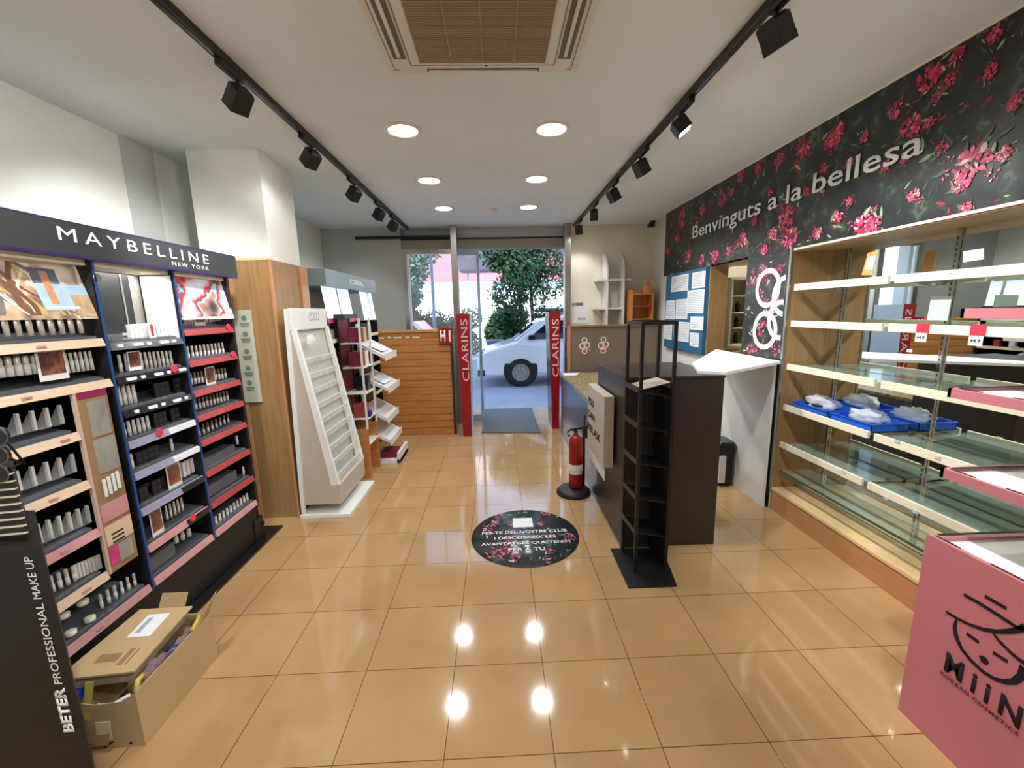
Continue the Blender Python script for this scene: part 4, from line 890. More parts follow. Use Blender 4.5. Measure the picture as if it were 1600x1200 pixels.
row('mascara_tube', (196, 684), (233, 672), 6, PX_, ML('white', .015, .6), .075, 'white tube at the left of the fourth row in the centre bay', 'cosmetic tube', 'white tubes in the fourth row of the centre bay')
def palette(px, py, w, h, nx, nz, lab):
    c = on_x(px, py, -1.79); t2 = thing('eyeshadow_palette', lab, 'palette', tuple(c), 0, 'black palettes with round holes in the centre bay')
    MB().box(c.x-.006, c.x+.004, c.y-w/2, c.y+w/2, c.z, c.z+h, .001).build('case', BLACK, t2)
    b = MB()
    for i in range(nx):
        for j in range(nz):
            y = c.y-w/2+(i+.5)*w/nx; z = c.z+(j+.5)*h/nz; b.box(c.x+.0042, c.x+.005, y-w/nx*.30, y+w/nx*.30, z-h/nz*.26, z+h/nz*.26)
    b.build('pans', pm('smoky_pan', s(58, 50, 48), .5, noise=(60, .4, U)) if 'smoky_pan' not in bpy.data.materials else bpy.data.materials['smoky_pan'], t2)
palette(255, 622, .10, .085, 3, 3, 'black palette in the third row of the centre bay')
palette(279, 614, .055, .085, 1, 3, 'narrow black palette at the right of the third row, centre bay')
palette(252, 669, .085, .085, 3, 3, 'black palette in the fourth row of the centre bay, beside the white tubes')
palette(275, 661, .06, .085, 2, 3, 'black palette at the right end of the fourth row, centre bay')
palette(233, 726, .14, .085, 4, 3, 'wide black palette in the fifth row of the centre bay')
palette(226, 785, .05, .08, 2, 3, 'black palette at the left of the sixth row, centre bay')
palette(250, 772, .085, .085, 3, 3, 'black palette left of the brown card, sixth row of the centre bay')
row('mascara_tube', (207, 734), (209, 733), 1, PX_, ML('white', .02, .6), .08, 'single white tube at the left of the fifth row in the centre bay', 'cosmetic tube', 'single white tubes of the centre bay')
row('mascara_tube', (270, 706), (272, 706), 1, PX_, ML('white', .014, .6), .075, 'single white tube at the right of the fifth row in the centre bay', 'cosmetic tube', 'single white tubes of the centre bay')
row('carton', (288, 745), (301, 738), 3, PX_, slab(.020, .015, 'wc2', WPLAS), .085, 'white carton beside the brown card, sixth row of the centre bay', 'cosmetic carton', 'white cartons beside the brown card')
row('lipgloss_tube', (262, 812), (286, 798), 5, PX_, ML('silver', .012, .5), .08, 'silver tube right of the face card, seventh row of the centre bay', 'cosmetic tube', 'silver tubes in the seventh row of the centre bay')
row('pencil_pot', (276, 848), (296, 838), 3, PX_, ML('silver', .022, .6), .05, 'short grey pot in the lowest row of the centre bay', 'pot', 'short grey pots in the lowest row')
# bay 3
row('lipgloss_tube', (290, 508), (304, 506), 4, PX_, ML('silver', .014, .5), .075, 'silver tube left of the little card, top row of the right bay', 'cosmetic tube', 'silver tubes left of the card in the right bay')
row('lipgloss_tube', (324, 505), (344, 501), 5, PX_, ML('silver', .014, .5), .075, 'silver tube right of the little card, top row of the right bay', 'cosmetic tube', 'silver tubes right of the card in the right bay')
row('nail_polish_bottle', (295, 560), (349, 552), 10, PX_, ML('mixed', .015, .45), .07, 'white capped bottle in the second row of the right bay', 'cosmetic bottle', 'white capped bottles in the second row of the right bay')
row('lipgloss_tube', (300, 601), (322, 597), 5, PX_, ML('gold', .014, .5), .07, 'cream tube in the third row of the right bay, left part', 'cosmetic tube', 'cream tubes in the third row of the right bay')
row('lipgloss_tube', (338, 594), (353, 591), 4, PX_, ML('gold', .014, .5), .07, 'cream tube in the third row of the right bay, right part', 'cosmetic tube', 'cream tubes right in the third row of the right bay')
row('lipgloss_tube', (307, 640), (356, 626), 10, PX_, ML('gold', .014, .5), .07, 'cream tube in the fourth row of the right bay', 'cosmetic tube', 'cream tubes in the fourth row of the right bay')
row('lipgloss_tube', (312, 681), (357, 660), 8, PX_, ML('gold', .012, .5), .06, 'grey capped tube in the fifth row of the right bay', 'cosmetic tube', 'grey capped tubes in the fifth row of the right bay')
row('tester_stick', (371, 694), (372, 694), 1, PX_, ML('white', .016, .6), .06, 'lone white tube at the right end of the sixth row, right bay', 'cosmetic tube', 'lone white tubes in the right bay')
row('tester_stick', (381, 742), (382, 742), 1, PX_, ML('white', .016, .6), .06, 'lone white tube at the right end of the seventh row, right bay', 'cosmetic tube', 'lone white tubes in the right bay')
row('mascara_tube', (333, 828), (392, 782), 12, PX_, ML('white', .016, .6), .072, 'white tube in the lowest row of the right bay', 'cosmetic tube', 'white tubes in the lowest row of the right bay')
def clearcase(y0, y1, z, h, lab, mat=None):
    o = MB().box(-1.86, -1.775, y0, y1, z, z+h, .003).build('clear_drawer', mat or ACRD); tag(o, lab, 'drawer box')
clearcase(D2+.04, 2.72, .705, .055, 'smoked clear drawer box, sixth row of the right bay')
clearcase(D2+.04, 2.70, .52, .07, 'smoked clear drawer box, seventh row of the right bay')
clearcase(D1+.03, 2.12, .335, .075, 'smoked clear drawer box, lowest row of the centre bay')
def facecard(x, pts, lab, mat):
    P = [on_x(px, py, x) for px, py in pts]; t2 = thing('face_card', lab, 'card', tuple(P[0]), 0, 'small framed face cards on the make-up shelves')
    y0, y1 = min(p.y for p in P), max(p.y for p in P); z0, z1 = min(p.z for p in P), max(p.z for p in P)
    MB().box(x-.003, x, y0, y1, z0, z1).build('frame', WPLAS, t2)
    w = y1-y0; h = z1-z0
    m = MB().box(x, x+.001, y0+w*.08, y1-w*.08, z0+h*.2, z1-h*.04).build('photo', mat, t2)
FACE = ramp_mat('face_print', [(.2, s(40, 22, 18)), (.45, s(96, 50, 38)), (.6, s(150, 92, 70)), (.8, s(60, 30, 24))], 24, 3, .4, kind='noise')
facecard(-1.765, [(64, 597), (102, 590), (100, 546), (62, 550)], 'white framed dark face card in the second row of the left bay', FACE)
facecard(-1.772, [(203, 580), (220, 577), (218, 548), (201, 551)], 'small brown face card in the second row of the centre bay', FACE)
facecard(-1.768, [(265, 768), (285, 757), (280, 722), (261, 730)], 'white framed amber face card in the sixth row of the centre bay', BROWNC)
facecard(-1.768, [(240, 842), (257, 828), (250, 792), (233, 803)], 'white framed face card in the seventh row of the centre bay', BROWNC)
facecard(-1.772, [(306, 509), (321, 506), (318, 482), (304, 485)], 'small brown face card in the top row of the right bay', FACE)
facecard(-1.772, [(324, 604), (336, 602), (334, 572), (322, 575)], 'small brown face card in the third row of the right bay', FACE)
t2 = thing('oval_card', 'white oval topped card with red figure on the centre bay top shelf', 'card', (-1.775, 2.2, 1.5))
p = on_x(240, 528, -1.77); MB().prism([(p.y-.02, p.z-.005), (p.y+.02, p.z-.005), (p.y+.022, p.z+.07), (p.y+.012, p.z+.088), (p.y-.012, p.z+.088), (p.y-.022, p.z+.07)], 'x', -1.774, -1.771).build('card', PAPER, t2)
MB().prism([(p.y-.008, p.z+.01), (p.y+.008, p.z+.01), (p.y+.01, p.z+.06), (p.y, p.z+.075), (p.y-.01, p.z+.06)], 'x', -1.771, -1.7702).build('figure_print', REDS, t2)
# tall cardboard display strip in the left bay
t = thing('cardboard_dispenser', 'tall narrow pink and brown cardboard dispenser with clear windows in left bay', 'display strip', (-1.74, 1.79, .487))
cy0, cy1, cz0, cz1 = 1.722, 1.865, .487, 1.305
MB().box(-1.748, -1.738, cy0, cy1, cz0, cz1).build('box', CARDD, t)
MB().box(-1.749, -1.736, cy0-.005, cy0+.006, cz0, cz1).build('side_edge', pm('pale_edge', s(196, 168, 150), .6, noise=(8, .05, U)), t)
def cz(px_, py_): p = on_x(px_, py_, -1.735); return p.y, p.z
for (a, c, z0, z1, nm, m) in ((cy0+.012, cy1-.004, 1.272, 1.303, 'magenta_band', pm('magenta_band', s(150, 30, 90), .4, noise=(9, .1, U))),
        (cy0+.045, cy1-.015, 1.10, 1.255, 'clear_window', pm('clear_window', s(150, 148, 138), .15, noise=(12, .25, (1, 1, .5)), bump=(14, .8))), (cy0+.04, cy1-.004, .935, 1.085, 'clear_window', bpy.data.materials['clear_window'] if 'clear_window' in bpy.data.materials else None),
        (cy0+.012, cy1-.002, .72, .80, 'rose_print', PINKS), (cy0+.012, cy1-.002, .61, .70, 'tan_print', TRIMW), (cy0+.012, cy1-.03, .52, .60, 'magenta_print', MAGB), (cy0+.055, cy1-.02, .515, .60, 'clear_window', None)):
    MB().box(-1.738, -1.7352-(.0006 if nm == 'clear_window' else 0)*-1, a, c, z0, z1).build(nm, m or bpy.data.materials['clear_window'], t)
b = MB()
for k in range(3): b.box(-1.7353, -1.7346, cy0+.035, cy0+.095, .65-.012*k*1.6, .658-.012*k*1.6)
b.build('printed_lines', INK, t)
for k, py in enumerate((.815, .825, .835, .845)):
    y = cy0+.045+k*.022; o = product('sample_tube', [('b', pmesh('smp', lambda: (MB().box(-.004, .004, -.006, .006, 0, .08, .002), WPLAS)))], (-1.731, y, .83+.004*k), nth(k, 'white sample tube in the pocket of the cardboard dispenser'), 'cosmetic tube', 'white sample tubes in the cardboard dispenser')
# ================================================================== NEAR BLACK STAND
t = thing('accessory_stand', 'black branded accessory stand with ribbed rack at the lower left corner', 'display stand', (-1.5, 1.2, 0))
NYP = 1.10
MB().prism([(-1.85, NYP), (-1.279, NYP), (-1.53, 1.32), (-1.85, 1.32)], 'z', 0, .985).build('cabinet', BLACK, t)
text('BETER', (-1.308, NYP-.0005, .372), PZ, (-1, 0, 0), .155, .032, LETW, t, bold=.04)
text('PROFESSIONAL', (-1.310, NYP-.0005, .54), PZ, (-1, 0, 0), .265, .022, LETW, t)
text('MAKE UP', (-1.310, NYP-.0005, .82), PZ, (-1, 0, 0), .13, .022, LETW, t, name='lettering')
MB().prism([(-1.85, 1.13), (-1.345, 1.13), (-1.50, 1.27), (-1.85, 1.27)], 'z', .985, 1.20).build('rack_body', BLACK, t)
b = MB()
for k in range(9):
    z = 1.0+k*.022; b.hull([(-1.50, 1.122, z-.004), (-1.342, 1.122, z+.006), (-1.342, 1.122, z+.009), (-1.50, 1.122, z-.001)], [(-1.50, 1.132, z-.004), (-1.342, 1.132, z+.006), (-1.342, 1.132, z+.009), (-1.50, 1.132, z-.001)])
b.build('rack_rib', IVORY, t)
MB().box(-1.7, -1.24, 1.06, 1.12, 0, .012).build('foot', BLACK, t)
for (px, py, r, wh) in ((-6, 682, .024, 'topmost'), (-4, 712, .023, 'middle'), (-2, 741, .022, 'lowest')):
    p = on_y(px, py, 1.12); o = thing('compact_mirror', 'round black compact with pale rim above the ribbed rack, '+wh+' of three', 'compact', tuple(p), 0, 'round compacts on the ribbed rack')
    MB().tube([p, p+Vector((0, .012, 0))], r, 24).build('case', BLACKG, o); MB().tube([p+Vector((0, .001, 0)), p+Vector((0, .004, 0))], r+.003, 24).build('rim', ACRD, o)
    MB().tube([p+Vector((0, .012, 0)), (p.x, p.y+.05, 1.195)], .003, 6).build('stem', BLACK, o)
# ================================================================== CARDBOARD BOX
t = thing('cardboard_box', 'open cardboard carton full of packaging on the floor by the make-up wall', 'box', (-1.5, 1.55, 0))
x0, x1, y0, y1, hb = -1.655, -1.375, 1.36, 1.775, .235
b = MB(); w = .004
b.box(x0+w, x1-w, y0+w, y1-w, .001, .006).box(x0, x0+w, y0+w, y1-w, 0, hb-.01).box(x1-w, x1, y0+w, y1-w, 0, hb).box(x0, x1, y1-w, y1, 0, hb)
b.prism([(x0, 0), (x1, 0), (x1, hb-.0), (x1-.05, hb-.035), (x1-.15, hb-.045), (x0, hb-.02)], 'y', y0, y0+w)
b.build('body', CARD, t)
def flap(pts, th=(0, .003, 0)): return MB().hull([Vector(p) for p in pts], [Vector(p)+Vector(th) for p in pts])
flap([(x0+.03, y1, hb-.005), (x0+.15, y1, hb-.005), (x0+.15, y1+.05, hb+.075), (x0+.03, y1+.05, hb+.075)]).build('flap', CARD, t)
flap([(x1-.01, y1-.005, hb-.005), (x1, y1-.1, hb-.005), (x1+.03, y1-.03, hb+.085), (x1+.018, y1+.03, hb+.09)], (-.003, 0, 0)).build('flap', CARD, t)
flap([(x0+.09, y0-.001, .10), (x0+.17, y0-.001, .105), (x0+.165, y0-.02, .035), (x0+.09, y0-.02, .03)]).build('torn_flap', CARDD, t)
MB().prism([(x0+.10, .028), (x0+.17, .028), (x0+.135, .005)], 'y', y0-.002, y0-.0005).build('arrow_print', INK, t)
MB().tube([(x1-.05, y0-.001, .02), (x1-.05, y0-.003, .02)], .005, 10).build('printed_dot', INK, t)
flap([(x0+.075, y0-.004, .13), (x0+.10, y0-.004, .13), (x0+.125, y0+.015, hb+.04), (x0+.095, y0+.015, hb+.04)]).build('tape_strip', TAPE, t)
flap([(x0+.12, y0-.004, .12), (x0+.17, y0-.004, .12), (x0+.175, y0-.012, .05), (x0+.12, y0-.012, .05)]).build('pale_flap', pm('pale_inner_card', s(206, 186, 150), .8, noise=(9, .06, U)), t)
MB().tube([(x0+.13, y0+.006, hb-.05), (x0+.18, y0+.008, hb-.055), (x1-.03, y0+.008, hb-.015)], .006, 8).build('paper_edge', PAPER, t)
t = thing('folded_carton', 'flattened carton lid with white label lying on top of the open box', 'carton', (-1.52, 1.55, .25))
rot = lambda u, v, z: Vector((-1.535+u*.97-v*.10, 1.55+v*.99+u*.08, z+.10*u*-1*.3+v*.03))
b = MB(); A = [rot(-.15, -.165, .285), rot(.115, -.155, .285), rot(.125, .19, .285), rot(-.10, .19, .285)]
b.hull(A, [p+Vector((0, 0, .008)) for p in A]); b.build('lid', CARD, t)
A = [rot(-.14, -.155, .238), rot(.09, -.14, .238), rot(.10, .17, .238), rot(-.1, .17, .238)]
b = MB(); b.hull(A, [p+Vector((0, 0, .04)) for p in A]); b.build('layer', pm('greyish_board', s(170, 148, 122), .8, noise=(9, .1, U)), t)
A = [rot(-.035, .02, .2935), rot(.055, .02, .2935), rot(.055, .15, .2935), rot(-.035, .15, .2935)]; b = MB(); b.hull(A, [p+Vector((0, 0, .0012)) for p in A]); b.build('shipping_label', PAPER, t)
A = [rot(-.02, .04, .2948), rot(.0, .04, .2948), rot(.0, .13, .2948), rot(-.02, .13, .2948)]; b = MB(); b.hull(A, [p+Vector((0, 0, .0006)) for p in A]); b.build('label_print', greyline, t)
b = MB()
for q in (((-.07, -.10), (.01, -.06)), ((.025, -.12), (.045, -.04)), ((.055, -.12), (.062, -.04))):
    (u0, v0), (u1, v1) = q; A = [rot(u0, v0, .2932), rot(u1, v0, .2932), rot(u1, v1, .2932), rot(u0, v1, .2932)]; b.hull(A, [p+Vector((0, 0, .0008)) for p in A])
b.build('stamped_print', CARDD, t)
t = thing('packaging_sheet', 'crumpled striped wrapping sheet squeezed beside the lid in the box', 'wrapping', (-1.40, 1.55, .23))
b = MB(); r6 = random.Random(3); n = 10; prev = None
for k in range(n):
    y = 1.43+k*.028; row_ = [b.bm.verts.new((-1.415+.012*j+r6.uniform(-.006, .006), y, .215+.05*math.sin(j*1.9+k*.7)*.6+r6.uniform(0, .02))) for j in range(4)]
    if prev:
        for j in range(3): b.bm.faces.new((prev[j], prev[j+1], row_[j+1], row_[j]))
    prev = row_
b.build('sheet', pm('striped_wrap', s(150, 124, 128), .5, noise=(60, .5, (1, 6, 1))), t)
tag(MB().prism([(1.50, .20), (1.58, .20), (1.60, .238), (1.56, .25), (1.52, .24)], 'x', -1.392, -1.385).build('blue_packet', BLUET), 'blue packet poking out along the long side of the box', 'packet')
tag(MB().box(-1.645, -1.60, 1.37, 1.41, .19, .232, .004).build('blue_packet', BLUET), 'blue packet poking out at the near left corner of the box', 'packet')
tag(MB().tube([(-1.385, 1.375, .225), (-1.395, 1.40, .25), (-1.40, 1.43, .245)], .010, 8).build('yellow_strap', TAPE), 'short yellow strap end at the near right corner of the box', 'strap', None)
tag(MB().tube([(-1.383, 1.66, .235), (-1.388, 1.71, .25), (-1.40, 1.74, .255)], .010, 8).build('yellow_strap', TAPE), 'longer yellow strap end near the far right corner of the box', 'strap', None)
# ================================================================== WHITE TRAY STAND
t = thing('tray_stand', 'white stepped display stand with sloping clear trays beside the column', 'display stand', (-1.45, 3.45, 0))
MB().box(-1.61, -1.215, 3.125, 3.79, 0, .03, .003).build('base_plate', WLAM, t)
for y0, y1 in ((3.14, 3.155), (3.735, 3.75)):
    MB().prism([(-1.60, .03), (-1.575, .03), (-1.53, 1.50), (-1.53, 1.645), (-1.56, 1.645), (-1.60, .2)], 'y', y0-.006, y1+.006).build('edge_post', WPLAS, t)
    MB().prism([(-1.59, .03), (-1.57, .27), (-1.29, .27), (-1.505, 1.50), (-1.55, 1.50)], 'y', y0, y1).build('side_panel', BONE, t)
    MB().prism([(-1.345, .27), (-1.285, .27), (-1.495, 1.50), (-1.525, 1.50)], 'y', y0-.008, y1+.008).build('slanted_rail', WLAM, t)
MB().box(-1.59, -1.285, 3.14, 3.75, .11, .27, .003).build('plinth_box', BONE, t)
MB().box(-1.53, -1.505, 3.13, 3.76, 1.485, 1.65, .004).build('header', WPLAS, t)
b = MB()
for k in range(4):
    cy, cz_ = 3.44+.045*k, 1.585; n = 20
    for q in range(n):
        a0, a1 = 6.2832*q/n, 6.2832*(q+1)/n; P = [(cy+rr*math.cos(a), cz_+rr*math.sin(a)*(1.2)) for rr, a in ((.022, a0), (.028, a0), (.028, a1), (.022, a1))]
        b.hull([(-1.505, u, v) for u, v in P], [(-1.5035, u, v) for u, v in P])
b.build('ring_logo', greyline, t)
MB().prism([(-1.585, .27), (-1.36, .27), (-1.53, 1.49), (-1.56, 1.49)], 'y', 3.156, 3.734).build('back_slope', pm('sage_board', s(186, 188, 176), .5, noise=(4, .04, U)), t)
for k in range(9):
    f = k/8.5; z = .30+f*.98; x = -1.30-(z-.27)*.177
    b = MB().box(x-.07, x, 3.158, 3.732, z, z+.006).box(x-.006, x, 3.158, 3.732, z, z+.045).box(x-.07, x-.066, 3.158, 3.732, z, z+.05)
    for q in range(1, 5): b.box(x-.068, x-.004, 3.158+q*.115, 3.160+q*.115, z, z+.035)
    b.build('clear_tray', ACRY, t)
    MB().box(x-.001, x+.003, 3.158, 3.732, z+.036, z+.05).build('tray_lip', WPLAS, t)
o = bag(-1.46, 3.3, 1.40, .03, .06, .05, 'x', 9); o.name = 'wrapped_packet'; tag(o, 'crumpled wrapped packet at the top of the white stepped stand', 'packet'); del o['group']
# ================================================================== SECOND WALL UNIT (grey header)
t = thing('grey_header_unit', 'wall display unit with grey branded header and backlit graphics beyond the column', 'display unit', (-1.7, 4.5, 0))
GY0, GY1, GX = 3.81, 5.33, -1.5
MB().box(-1.98, GX, GY0, GY1, 1.85, 2.0, .004).build('header', GREYH, t)
text("L'ORÉAL", (GX+.001, 4.42, 1.905), PY, PZ, .42, .06, LETW, t)
MB().box(-1.99, -1.97, GY0, GY1, .05, 1.99).build('back_panel', BLACK, t)
for y in (GY0, 4.18, 4.70, GY1-.02): MB().box(-1.97, GX-.01, y, y+.02, .05, 1.52).build('upright', BLACK, t)
MB().box(-1.97, GX-.02, GY0, GY1, 0, .14).build('base', BLACK, t)
for y0, y1 in ((GY0+.02, 4.16), (4.2, 4.5), (4.86, GY1-.2), (5.17, GY1-.03)):
    MB().hull([(GX-.02, y0, 1.53), (GX-.015, y0, 1.53), (GX-.055, y0, 1.85), (GX-.06, y0, 1.85)], [(GX-.02, y1, 1.53), (GX-.015, y1, 1.53), (GX-.055, y1, 1.85), (GX-.06, y1, 1.85)]).build('backlit_graphic', LIGHTBOX, t)
MB().box(-1.96, -1.95, 4.5, 4.86, 1.53, 1.85).build('display_backing', TAUPE, t)
MB().box(GX-.03, GX-.01, GY0+.02, 4.5, 1.52, 1.565).build('magenta_strip', MAGB, t)
for i, z in enumerate((1.36, 1.18, 1.0, .82, .64, .46, .28)):
    sh = MB().box(-1.96, GX-.015, GY0+.02, GY1-.02, z-.012, z).build('shelf', BLACK, t)
    MB().box(GX-.016, GX-.004, GY0+.02, GY1-.02, z-.02, z+.015).build('price_strip', [IVORY, REDS, IVORY, MAGB, IVORY, IVORY, REDS][i], sh)
r7 = random.Random(2)
for i, z in enumerate((1.36, 1.18, 1.0, .82, .64, .46, .28)):
    for k in range(9):
        y = 3.80+k*.165; h = r7.uniform(.06, .12)
        o = product('packaging_box', [('b', pmesh('gbox%d' % (k % 3), lambda: (MB().box(-.02, .02, -.03, .03, 0, .1, .002), [MAROON, WPLAS, REDS][k % 3])))], (GX-.06, y, z), nth(k, 'small cosmetic box, %s shelf from top of the grey header unit' % ORD[i]), 'cosmetic box', 'cosmetic boxes in the grey header unit')
# ================================================================== SLIM WHITE FLOOR DISPLAYS BEHIND THE TRAY STAND
t = thing('maroon_floor_display', 'dark maroon and white floor display just behind the white stepped stand', 'display stand', (-1.4, 3.95, 0))
for y in (3.92, 4.22):
    for x in (-1.48, -1.285): MB().box(x-.008, x+.008, y, y+.016, .5, 1.56).build('post', WPLAS if x > -1.4 else BLACK, t)
    MB().box(-1.49, -1.28, y, y+.02, 0, .5).build('side_panel', PINE, t)
MB().box(-1.50, -1.40, 3.90, 4.26, 1.56, 1.60).build('top_board', CHAR, t)
MB().box(-1.49, -1.48, 3.94, 4.22, .1, 1.56)  .build('back_panel', MAROON, t)
for z in (1.33, 1.10, .85, .60, .35): MB().box(-1.48, -1.27, 3.94, 4.22, z-.01, z).build('shelf', WPLAS, t)
for k, (z, m) in enumerate(((1.33, MAROON), (1.33, CARD), (1.10, MAROON), (.85, BLACKG), (.60, REDS), (1.10, IVORY))):
    y = 3.98+.12*(k % 2); o = MB().box(-1.42, -1.30, y, y+.09, z, z+.14, .003).build('gift_carton', m); tag(o, ['dark maroon carton, left on the top shelf of the maroon floor display', 'brown carton, right on the top shelf of the maroon floor display', 'dark maroon carton, left on the second shelf of the maroon floor display', 'black carton on the third shelf of the maroon floor display', 'bright red carton on the fourth shelf of the maroon floor display', 'ivory carton, right on the second shelf of the maroon floor display'][k], 'carton', 'cartons on the maroon floor display')
tag(MB().box(-1.33, -1.27, 4.0, 4.07, .602, .66, .006).build('blue_pouch', pm('deep_blue', s(30, 40, 140), .4, noise=(9, .1, U))), 'deep blue pouch on the edge of the maroon floor display', 'pouch')
t = thing('leaflet_stand', 'slim white stand with tilted trays near the pine partition', 'display stand', (-1.3, 4.45, 0))
LY0, LY1 = 4.30, 4.72
for y in (LY0, LY1): MB().prism([(-1.44, 0), (-1.42, 0), (-1.42, 1.5), (-1.44, 1.5)], 'y', y-.01, y+.01).build('post', WPLAS, t)
MB().box(-1.44, -1.09, LY0, LY1, 0, .05, .003).box(-1.12, -1.09, LY0, LY1, 0, .12).build('base', WPLAS, t)
for z, d in ((1.14, .26), (.80, .27), (.48, .24), (.24, .26)):
    b = MB(); b.hull([(-1.42, LY0-.03, z+.13), (-1.42+d, LY0-.03, z), (-1.42+d, LY0-.03, z+.03), (-1.42, LY0-.03, z+.17)], [(-1.42, LY1+.03, z+.13), (-1.42+d, LY1+.03, z), (-1.42+d, LY1+.03, z+.03), (-1.42, LY1+.03, z+.17)])
    sh = b.build('tray', WPLAS, t)
    MB().box(-1.424+d, -1.416+d, LY0-.03, LY1+.03, z-.02, z+.05).build('tray_lip', WLAM, sh)
MB().box(-1.445, -1.435, LY0, LY1, .05, 1.5).build('back_board', BLACKG, t)
tag(MB().box(-1.30, -1.14, 4.35, 4.55, .051, .12, .004).build('dark_carton', MAROON), 'dark red carton lying in the base of the slim white stand', 'carton')
for z in (1.16, .82): tag(MB().hull([(-1.34, 4.33, z+.12), (-1.20, 4.33, z+.05), (-1.20, 4.33, z+.055), (-1.34, 4.33, z+.125)], [(-1.34, 4.6, z+.12), (-1.20, 4.6, z+.05), (-1.20, 4.6, z+.055), (-1.34, 4.6, z+.125)]).build('leaflet', PAPER), 'white leaflet on the %s tilted tray of the slim white stand' % ('top' if z > 1 else 'second'), 'leaflet', 'white leaflets on the tilted trays')
# ================================================================== OUTSIDE
struct('ground', MB().box(-14, 14, 6.72, 40, -.1, -.02), ASPH)
b = MB().box(-8, XL-.1, 6.2, 6.4, 0, 9).box(3.4, 8, 6.2, 6.4, 0, 9).box(-3, 4, 6.2, 6.4, 2.62, 9).box(2.3, 3.5, 6.2, 6.4, 0, 3).box(-2.5, -1.32, 6.2, 6.4, 0, 2.7).box(-8, 8, 4, 6.4, 2.9, 9)  # upper storeys are out of view, built tall to shade the street
struct('wall_facade', b, STUCW)
struct('wall_bench', MB().box(-1.3, -.56, 6.2, 6.4, 0, 1.28), STUCW)
t = thing('white_car', 'white car parked in the street outside the open entrance', 'car', (2.0, 9.6, 0))
prof = [(-.44, .26), (-.47, .42), (-.45, .60), (-.30, .74), (.12, .88), (.36, .95), (.92, 1.38), (1.3, 1.47), (2.6, 1.47), (3.3, 1.30), (3.55, .9), (3.6, .3), (-.3, .22)]
b = MB(); cy0_, cy1_ = 8.85, 10.45
ins = lambda p: (p[0]*.99+.02, p[1]*.985)
L1 = [(x, cy0_+(.0 if z < .95 else .0+(z-.95)*.35), z) for x, z in prof]; L2 = [(x, cy1_-(0 if z < .95 else (z-.95)*.35), z) for x, z in prof]
L0 = [(x*.965+.06, cy0_+.10+(.0 if z < .95 else (z-.95)*.35), z*.97) for x, z in prof]
b.hull(L1, L2); o = b.build('body', CARP, t)
bv = o.modifiers.new('bevel', 'BEVEL'); bv.width = .05; bv.segments = 3; bv.limit_method = 'ANGLE'; bv.angle_limit = .6
def sidepane(pts, nm): 
    bb = MB(); bb.hull([(x, cy0_-.004+(z-.95)*.35, z) for x, z in pts], [(x, cy0_-.012+(z-.95)*.35, z) for x, z in pts]); bb.build(nm, CARG, t)
sidepane([(.62, .99), (1.5, 1.0), (1.5, 1.38), (1.12, 1.38)], 'side_window'); sidepane([(1.58, 1.0), (2.5, 1.02), (2.45, 1.38), (1.58, 1.38)], 'side_window')
b = MB(); b.hull([(.42, cy0_+.10, .985), (.42, cy1_-.1, .985), (.43, cy1_-.1, 1.0), (.43, cy0_+.1, 1.0)], [(.88, cy0_+.22, 1.352), (.88, cy1_-.22, 1.352), (.885, cy1_-.22, 1.37), (.885, cy0_+.22, 1.37)]); b.build('windscreen', CARG, t)
MB().tube([(.36, cy0_+.02, .97), (.92, cy0_+.16, 1.385)], .022, 8).build('pillar', CARP, t)
for x in (.47, 2.85):
    MB().tube([(x, cy0_-.004, .33), (x, cy0_+.14, .33)], .37, 32).build('wheel_arch', RUBBER, t)
    wl = MB().tube([(x, cy0_-.03, .29), (x, cy0_+.16, .29)], .30, 32).build('wheel', RUBBER, t)
    MB().tube([(x, cy0_-.035, .29), (x, cy0_-.028, .29)], .19, 24).build('rim', STEEL, wl)
    b = MB()
    for k in range(6): a = k*1.047; b.box(x-.02+.1*math.cos(a), x+.02+.1*math.cos(a), cy0_-.041, cy0_-.036, .27+.1*math.sin(a), .31+.1*math.sin(a))
    b.build('hub_detail', GREYW, wl)
    MB().tube([(x, cy1_-.14, .29), (x, cy1_+.02, .29)], .30, 24).build('wheel', RUBBER, t)
MB().box(-.46, -.30, cy0_-.006, cy0_+.2, .22, .36, .02).build('bumper', RUBBER, t)
MB().hull([(-.43, cy0_-.008, .60), (-.16, cy0_-.008, .70), (-.14, cy0_-.008, .76), (-.34, cy0_-.008, .70)], [(-.43, cy0_+.2, .60), (-.16, cy0_+.2, .70), (-.14, cy0_+.2, .76), (-.34, cy0_+.2, .70)]).build('headlight', ACRY, t)
MB().box(.64, .80, cy0_-.10, cy0_, .99, 1.09, .02).build('wing_mirror', CARG, t)
MB().box(.95, 1.9, cy0_-.004, cy0_, .50, .52).build('door_trim', RUBBER, t)
